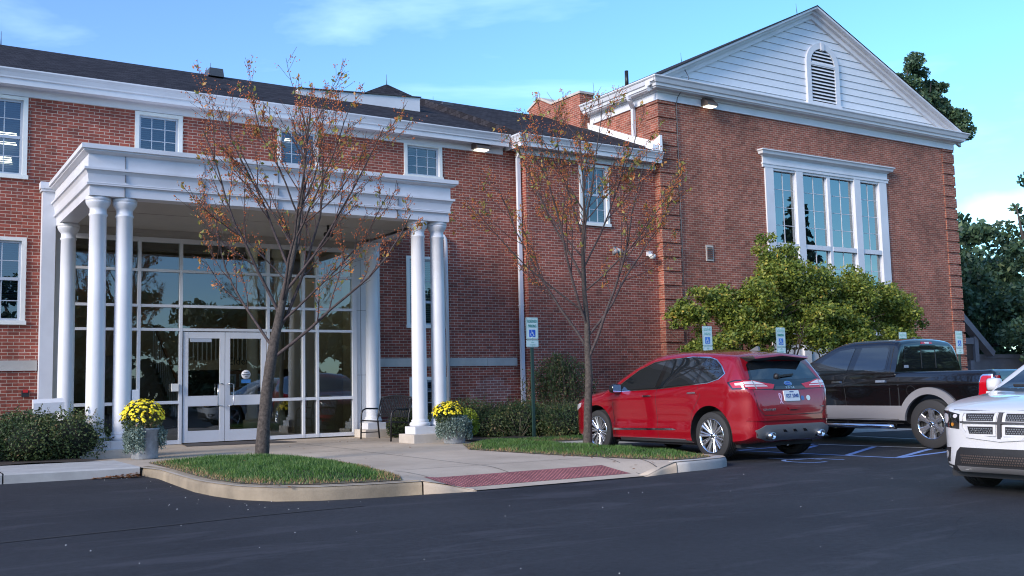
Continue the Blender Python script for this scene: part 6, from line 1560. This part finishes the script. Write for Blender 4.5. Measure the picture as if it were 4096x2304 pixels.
for sg in (1, -1):
    c.bvh = lower
    c.part('tail_light', [('B', [(sg * .99, .90), (sg * .99, 1.24), (sg * .83, 1.24), (sg * .83, .90)], .012, 'lens_red'), ('B', [(sg * .96, .94), (sg * .86, .94), (sg * .86, .985), (sg * .96, .985)], .016, 'lens_clear')], cell=.05)
    c.mirror(.98, sg * 1.17, 1.43, .14, .24, .27, 'car_black')
    m = MB(); m.tube([(-1.05, sg * .96, .365), (-1.0, sg * 1.03, .365), (1.0, sg * 1.03, .365), (1.05, sg * .96, .365)], .045, 'chrome', 14)
    for x in (-.9, 0, .9): m.bar((x, sg * .95, .42), (x, sg * 1.0, .37), .05, .04, 'black_plastic')
    m.build('running_board', c.root)
c.bvh = cabv
rw = c.part('rear_window', [('B', [(-.74, 1.39), (-.66, 1.80), (.66, 1.80), (.74, 1.39)], .006, gl)], cell=.1)
c.part('window_trim', [('B', [(-.78, 1.375), (-.69, 1.82), (.69, 1.82), (.78, 1.375)], .003, 'trim_gloss')], cell=.1)
c.part('slider_frame', [('B', [(-.20, 1.40), (-.20, 1.74), (-.22, 1.74), (-.22, 1.40)], .010, 'black_plastic'), ('B', [(.20, 1.40), (.20, 1.74), (.22, 1.74), (.22, 1.40)], .010, 'black_plastic'), ('B', [(-.22, 1.73), (-.22, 1.745), (.22, 1.745), (.22, 1.73)], .011, 'black_plastic')], cell=.1)
c.part('window_sticker', [('B', [(.60, 1.41), (.72, 1.41), (.72, 1.46), (.60, 1.46)], .009, 'blind')], cell=.1)
c.part('brake_light', [('B', [(-.16, 1.845), (-.15, 1.885), (.15, 1.885), (.16, 1.845)], .012, 'lens_red'), ('B', [(-.06, 1.85), (-.06, 1.88), (.06, 1.88), (.06, 1.85)], .016, 'lens_clear')], cell=.05)
c.part('windscreen', [('F', [(-.74, 1.37), (-.60, 1.82), (.60, 1.82), (.74, 1.37)], .006, gl)], cell=.1)
c.bvh = lower
c.part('tailgate', [('B', [(-.80, .72), (-.80, 1.30), (.80, 1.30), (.80, .72)], .012, 'car_black'), ('B', [(-.14, 1.10), (-.14, 1.16), (.14, 1.16), (.14, 1.10)], .03, 'chrome')], cell=.2)
m = MB(); m.box(-3.08, -2.93, -.98, .98, .50, .68, 'chrome'); m.build('rear_bumper', c.root, bevel=.03)
m = MB(); m.box(2.70, 2.92, -.92, .92, .48, .68, 'chrome'); m.build('front_bumper', c.root, bevel=.04)
c.part('grille', [('F', [(-.60, .72), (-.62, 1.12), (.62, 1.12), (.60, .72)], .02, 'chrome'), ('F', [(-.54, .76), (-.56, 1.07), (.56, 1.07), (.54, .76)], .024, 'black_plastic')], cell=.1)
m = MB(); m.box(-2.85, 2.5, -.70, .70, .32, .46, 'black_plastic')
for x in (RW, FW): m.tube([(x, -.8, RR_), (x, .8, RR_)], .06, 'black_plastic', 10)
m.build('chassis', c.root)
for x in (RW, FW):
    for sg in (1, -1): c.wheel(x, sg * .87, RR_, .29, .262, 6, 'six')
m = MB(); m.tube([(-.98, .12, 1.93), (-.90, .12, 1.96), (-.84, .12, 1.94)], [.015, .03, .02], 'black_plastic', 8); m.build('antenna', c.root)

# ---- white crossover coming from the right
XC, YC = 12.42, 6.28
c = Car('white_car', (XC, YC, G(XC, YC)), R(-90), 'white crossover with black cross grille entering from the right', 'car', 'car_white')
RW, FW, RR_ = -1.42, 1.47, .36
top = interp([(-2.44, .6), (-2.42, .95), (-2.3, 1.15), (-2.1, 1.45), (-1.9, 1.60), (-1.2, 1.66), (-.3, 1.68), (.1, 1.64), (.5, 1.48), (.9, 1.25), (1.12, 1.11), (1.3, 1.075), (1.7, 1.03), (2.05, .97), (2.25, .915), (2.33, .87), (2.375, .78), (2.39, .62)])
bot = interp([(-2.44, .40), (-2.2, .28), (1.9, .22), (2.2, .23), (2.34, .28), (2.39, .38)])
plan = interp([(-2.44, .78), (-2.3, .88), (-1.9, .92), (0, .925), (1.5, .925), (1.8, .915), (2.02, .87), (2.17, .78), (2.27, .66), (2.34, .50), (2.375, .34), (2.39, .18)])
def Ww(x, z):
    w_ = plan(x); b = 1.02
    if z > b: w_ -= .36 * (z - b) + .12 * (z - b) ** 2
    w_ -= .04 * max(0, (.45 - z) / .2) ** 2 * .6; w_ += .012 * math.exp(-((z - .90) / .05) ** 2)
    w_ += .02 * math.exp(-((x - FW) / .42) ** 4) * math.exp(-((z - .55) / .3) ** 2) + .02 * math.exp(-((x - RW) / .42) ** 4) * math.exp(-((z - .55) / .3) ** 2)
    return w_
xs = sorted(set([-2.44, -2.43, -2.4, -2.35] + frange(-2.25, 1.75, 44) + frange(1.80, 2.34, 18) + [2.36, 2.375, 2.385, 2.39]))
c.loft(xs, top, bot, Ww, interp([(-2.44, .05), (-1.8, .11), (.2, .12), (.9, .07), (1.3, .10), (2.0, .08), (2.39, .04)]), interp([(-2.44, .01), (0, .05), (1.2, .03), (2.0, .035), (2.39, .01)]), arches=[(RW, RR_ + .015, .44, .95), (FW, RR_ + .015, .43, .95)])
for v in 'LR':
    c.part('window_trim', [(v, [(1.0, 1.07), (.42, 1.43), (.05, 1.55), (-.9, 1.60), (-1.7, 1.56), (-1.95, 1.22), (-1.6, 1.12)], .003, 'trim_gloss')])
    for q in ([(.86, 1.09), (.40, 1.40), (.03, 1.52), (-.16, 1.54), (-.12, 1.10)], [(-.22, 1.10), (-.26, 1.55), (-1.05, 1.57), (-1.05, 1.12)], [(-1.13, 1.13), (-1.13, 1.565), (-1.66, 1.53), (-1.87, 1.23), (-1.6, 1.14)]): c.part('window', [(v, q, .008, gl)])
    for hx in (-.02, -.95): c.part('door_handle', [(v, [(hx - .1, .93), (hx + .1, .93), (hx + .1, .965), (hx - .1, .965)], .026, 'car_white')])
    c.seam('door_seam', v, [(.98, 1.05), (1.0, .7), (.95, .32)]); c.seam('door_seam', v, [(-.17, 1.1), (-.17, .32)]); c.seam('door_seam', v, [(-1.09, 1.1), (-1.12, .8), (-.98, .35)])
    c.part('sill', [(v, [(-.95, .21), (-.95, .30), (1.0, .30), (1.0, .21)], .01, 'black_plastic')])
for sg in (1, -1): c.mirror(.83, sg * 1.02, 1.165, .13, .17, .17, 'car_white', face=-1)
c.part('windscreen', [('F', [(-.80, 1.125), (-.70, 1.25), (-.585, 1.50), (-.5, 1.555), (.5, 1.555), (.585, 1.50), (.70, 1.25), (.80, 1.125), (.4, 1.10), (-.4, 1.10)], .006, gl)])
m = MB(); m.bar((1.09, .62, 1.15), (1.05, .05, 1.165), .03, .02, 'black_plastic'); m.bar((1.09, -.05, 1.15), (1.05, -.62, 1.165), .03, .02, 'black_plastic'); m.build('wiper', c.root)
c.part('windscreen_cowl', [('F', [(-.82, 1.105), (-.80, 1.135), (.80, 1.135), (.82, 1.105), (.4, 1.09), (-.4, 1.09)], .009, 'black_plastic')])
for sg in (1, -1):
    c.part('headlight', [('F', [(sg * .50, .705), (sg * .49, .80), (sg * .495, .868), (sg * .70, .90), (sg * .84, .905), (sg * .895, .87), (sg * .905, .735), (sg * .75, .72)], .007, 'trim_gloss'),
                         ('F', ell(sg * .72, .815, .050, .055), .014, 'lens_clear'), ('F', ell(sg * .60, .752, .022, .020), .014, 'lens_amber'), ('F', ell(sg * .55, .845, .03, .022), .013, 'lens_clear')], cell=.04)
    c.part('grille', [('F', [(sg * .47, .90), (sg * .475, .72), (sg * .40, .62), (sg * .0, .585), (sg * .0, .63), (sg * .38, .655), (sg * .445, .73), (sg * .435, .875), (sg * 0, .892), (sg * 0, .915)], .020, 'car_white'),
            ('F', [(sg * .0, .765), (sg * .43, .775), (sg * .435, .795), (sg * .0, .79)], .010, 'dark')])
    for (a0, a1, b0, b1) in ((.07, .40, .80, .880), (.07, .37, .662, .742)):
        c.part('grille_mesh', [('F', [(sg * (a0 - .03), b0 - .02), (sg * (a0 - .03), b1 + .02), (sg * (a1 + .03), b1 + .015), (sg * (a1 + .02), b0 - .02)], .018, 'car_white'), ('F', [(sg * a0, b0), (sg * a0, b1), (sg * a1, b1 - .004), (sg * (a1 - .02), b0)], .022, 'dark')])
        m = MB()
        for i in range(13):
            for j in range(3):
                hx, hz_ = a0 + .018 + i * .027 + (j % 2) * .013, b0 + .014 + j * .021
                if hx < a1 - .03: c.decal(m, 'F', [(sg * hx - .010, hz_), (sg * hx - .005, hz_ + .007), (sg * hx + .005, hz_ + .007), (sg * hx + .010, hz_), (sg * hx + .005, hz_ - .007), (sg * hx - .005, hz_ - .007)], .0235, 'car_grey', .5, False)
        m.build('mesh', c.root)
    c.part('fog_light_bezel', [('F', [(sg * .66, .50), (sg * .86, .485), (sg * .845, .40), (sg * .78, .335), (sg * .70, .34)], .006, 'black_plastic')], cell=.04)
    c.part('fog_light', [('F', ell(sg * .765, .415, .042, .045), .014, 'lens_clear')], cell=.04)
c.part('grille_cross', [('F', [(-.020, .615), (-.020, .888), (.020, .888), (.020, .615)], .024, 'dark_gap_shade'), ('F', [(-.47, .772), (-.47, .792), (.47, .792), (.47, .772)], .0235, 'dark_gap_shade')], cell=.05)
hit = c.cast('F', -.22, .70)[0]; m = MB(); add_text(m, 'DODGE', .045, hit + Vector((.034, 0, 0)), (0, 1, 0), (0, 0, 1), 'chrome', .003, 1.35); m.build('lettering', c.root)
c.part('lower_grille', [('F', [(-.50, .51), (.50, .51), (.56, .46), (.62, .30), (-.62, .30), (-.56, .46)], .008, 'black_plastic'), ('F', [(-.46, .44), (.46, .44), (.54, .33), (-.54, .33)], .011, 'dark')])
m = MB()
for i in range(-20, 21):
    for j in range(4):
        hy, hz_ = i * .028 + (j % 2) * .014, .345 + j * .026
        if abs(hy) < .50: c.decal(m, 'F', [(hy - .010, hz_), (hy - .006, hz_ + .008), (hy + .006, hz_ + .008), (hy + .010, hz_), (hy + .006, hz_ - .008), (hy - .006, hz_ - .008)], .0125, 'bronze', .5, False)
m.build('lower_grille_mesh', c.root)
c.part('skid_plate', [('F', [(-.56, .305), (.56, .305), (.54, .255), (.5, .245), (-.5, .245), (-.54, .255)], .022, 'car_silver')])
c.part('bumper_lip', [('F', [(-.86, .325), (-.58, .30), (-.56, .235), (-.84, .25)], .010, 'black_plastic'), ('F', [(.86, .325), (.58, .30), (.56, .235), (.84, .25)], .010, 'black_plastic')])
c.seam('bonnet_seam', 'F', [(-.86, .895), (-.6, .91), (0, .905), (.6, .91), (.86, .895)], .008)
c.part('tow_cover', [('F', [(.70, .58), (.755, .58), (.755, .64), (.70, .64)], .002, 'pot'), ('F', [(.703, .583), (.752, .583), (.752, .637), (.703, .637)], .003, 'car_white')], cell=.05)
c.part('rear_window', [('B', [(-.62, 1.18), (-.56, 1.48), (.56, 1.48), (.62, 1.18)], .006, gl)]);
for sg in (1, -1): c.part('tail_light', [('B', [(sg * .60, .95), (sg * .60, 1.12), (sg * .84, 1.12), (sg * .86, .95)], .008, 'lens_red')])
m = MB(); m.box(-2.1, 2.1, -.78, .78, .17, .28, 'black_plastic'); m.build('underbody', c.root)
for x in (RW, FW):
    for sg in (1, -1): c.wheel(x, sg * .80, RR_, .235, .245, 5, 'five')

for o_ in bpy.data.objects:
    if '_org' in o_: del o_['_org']
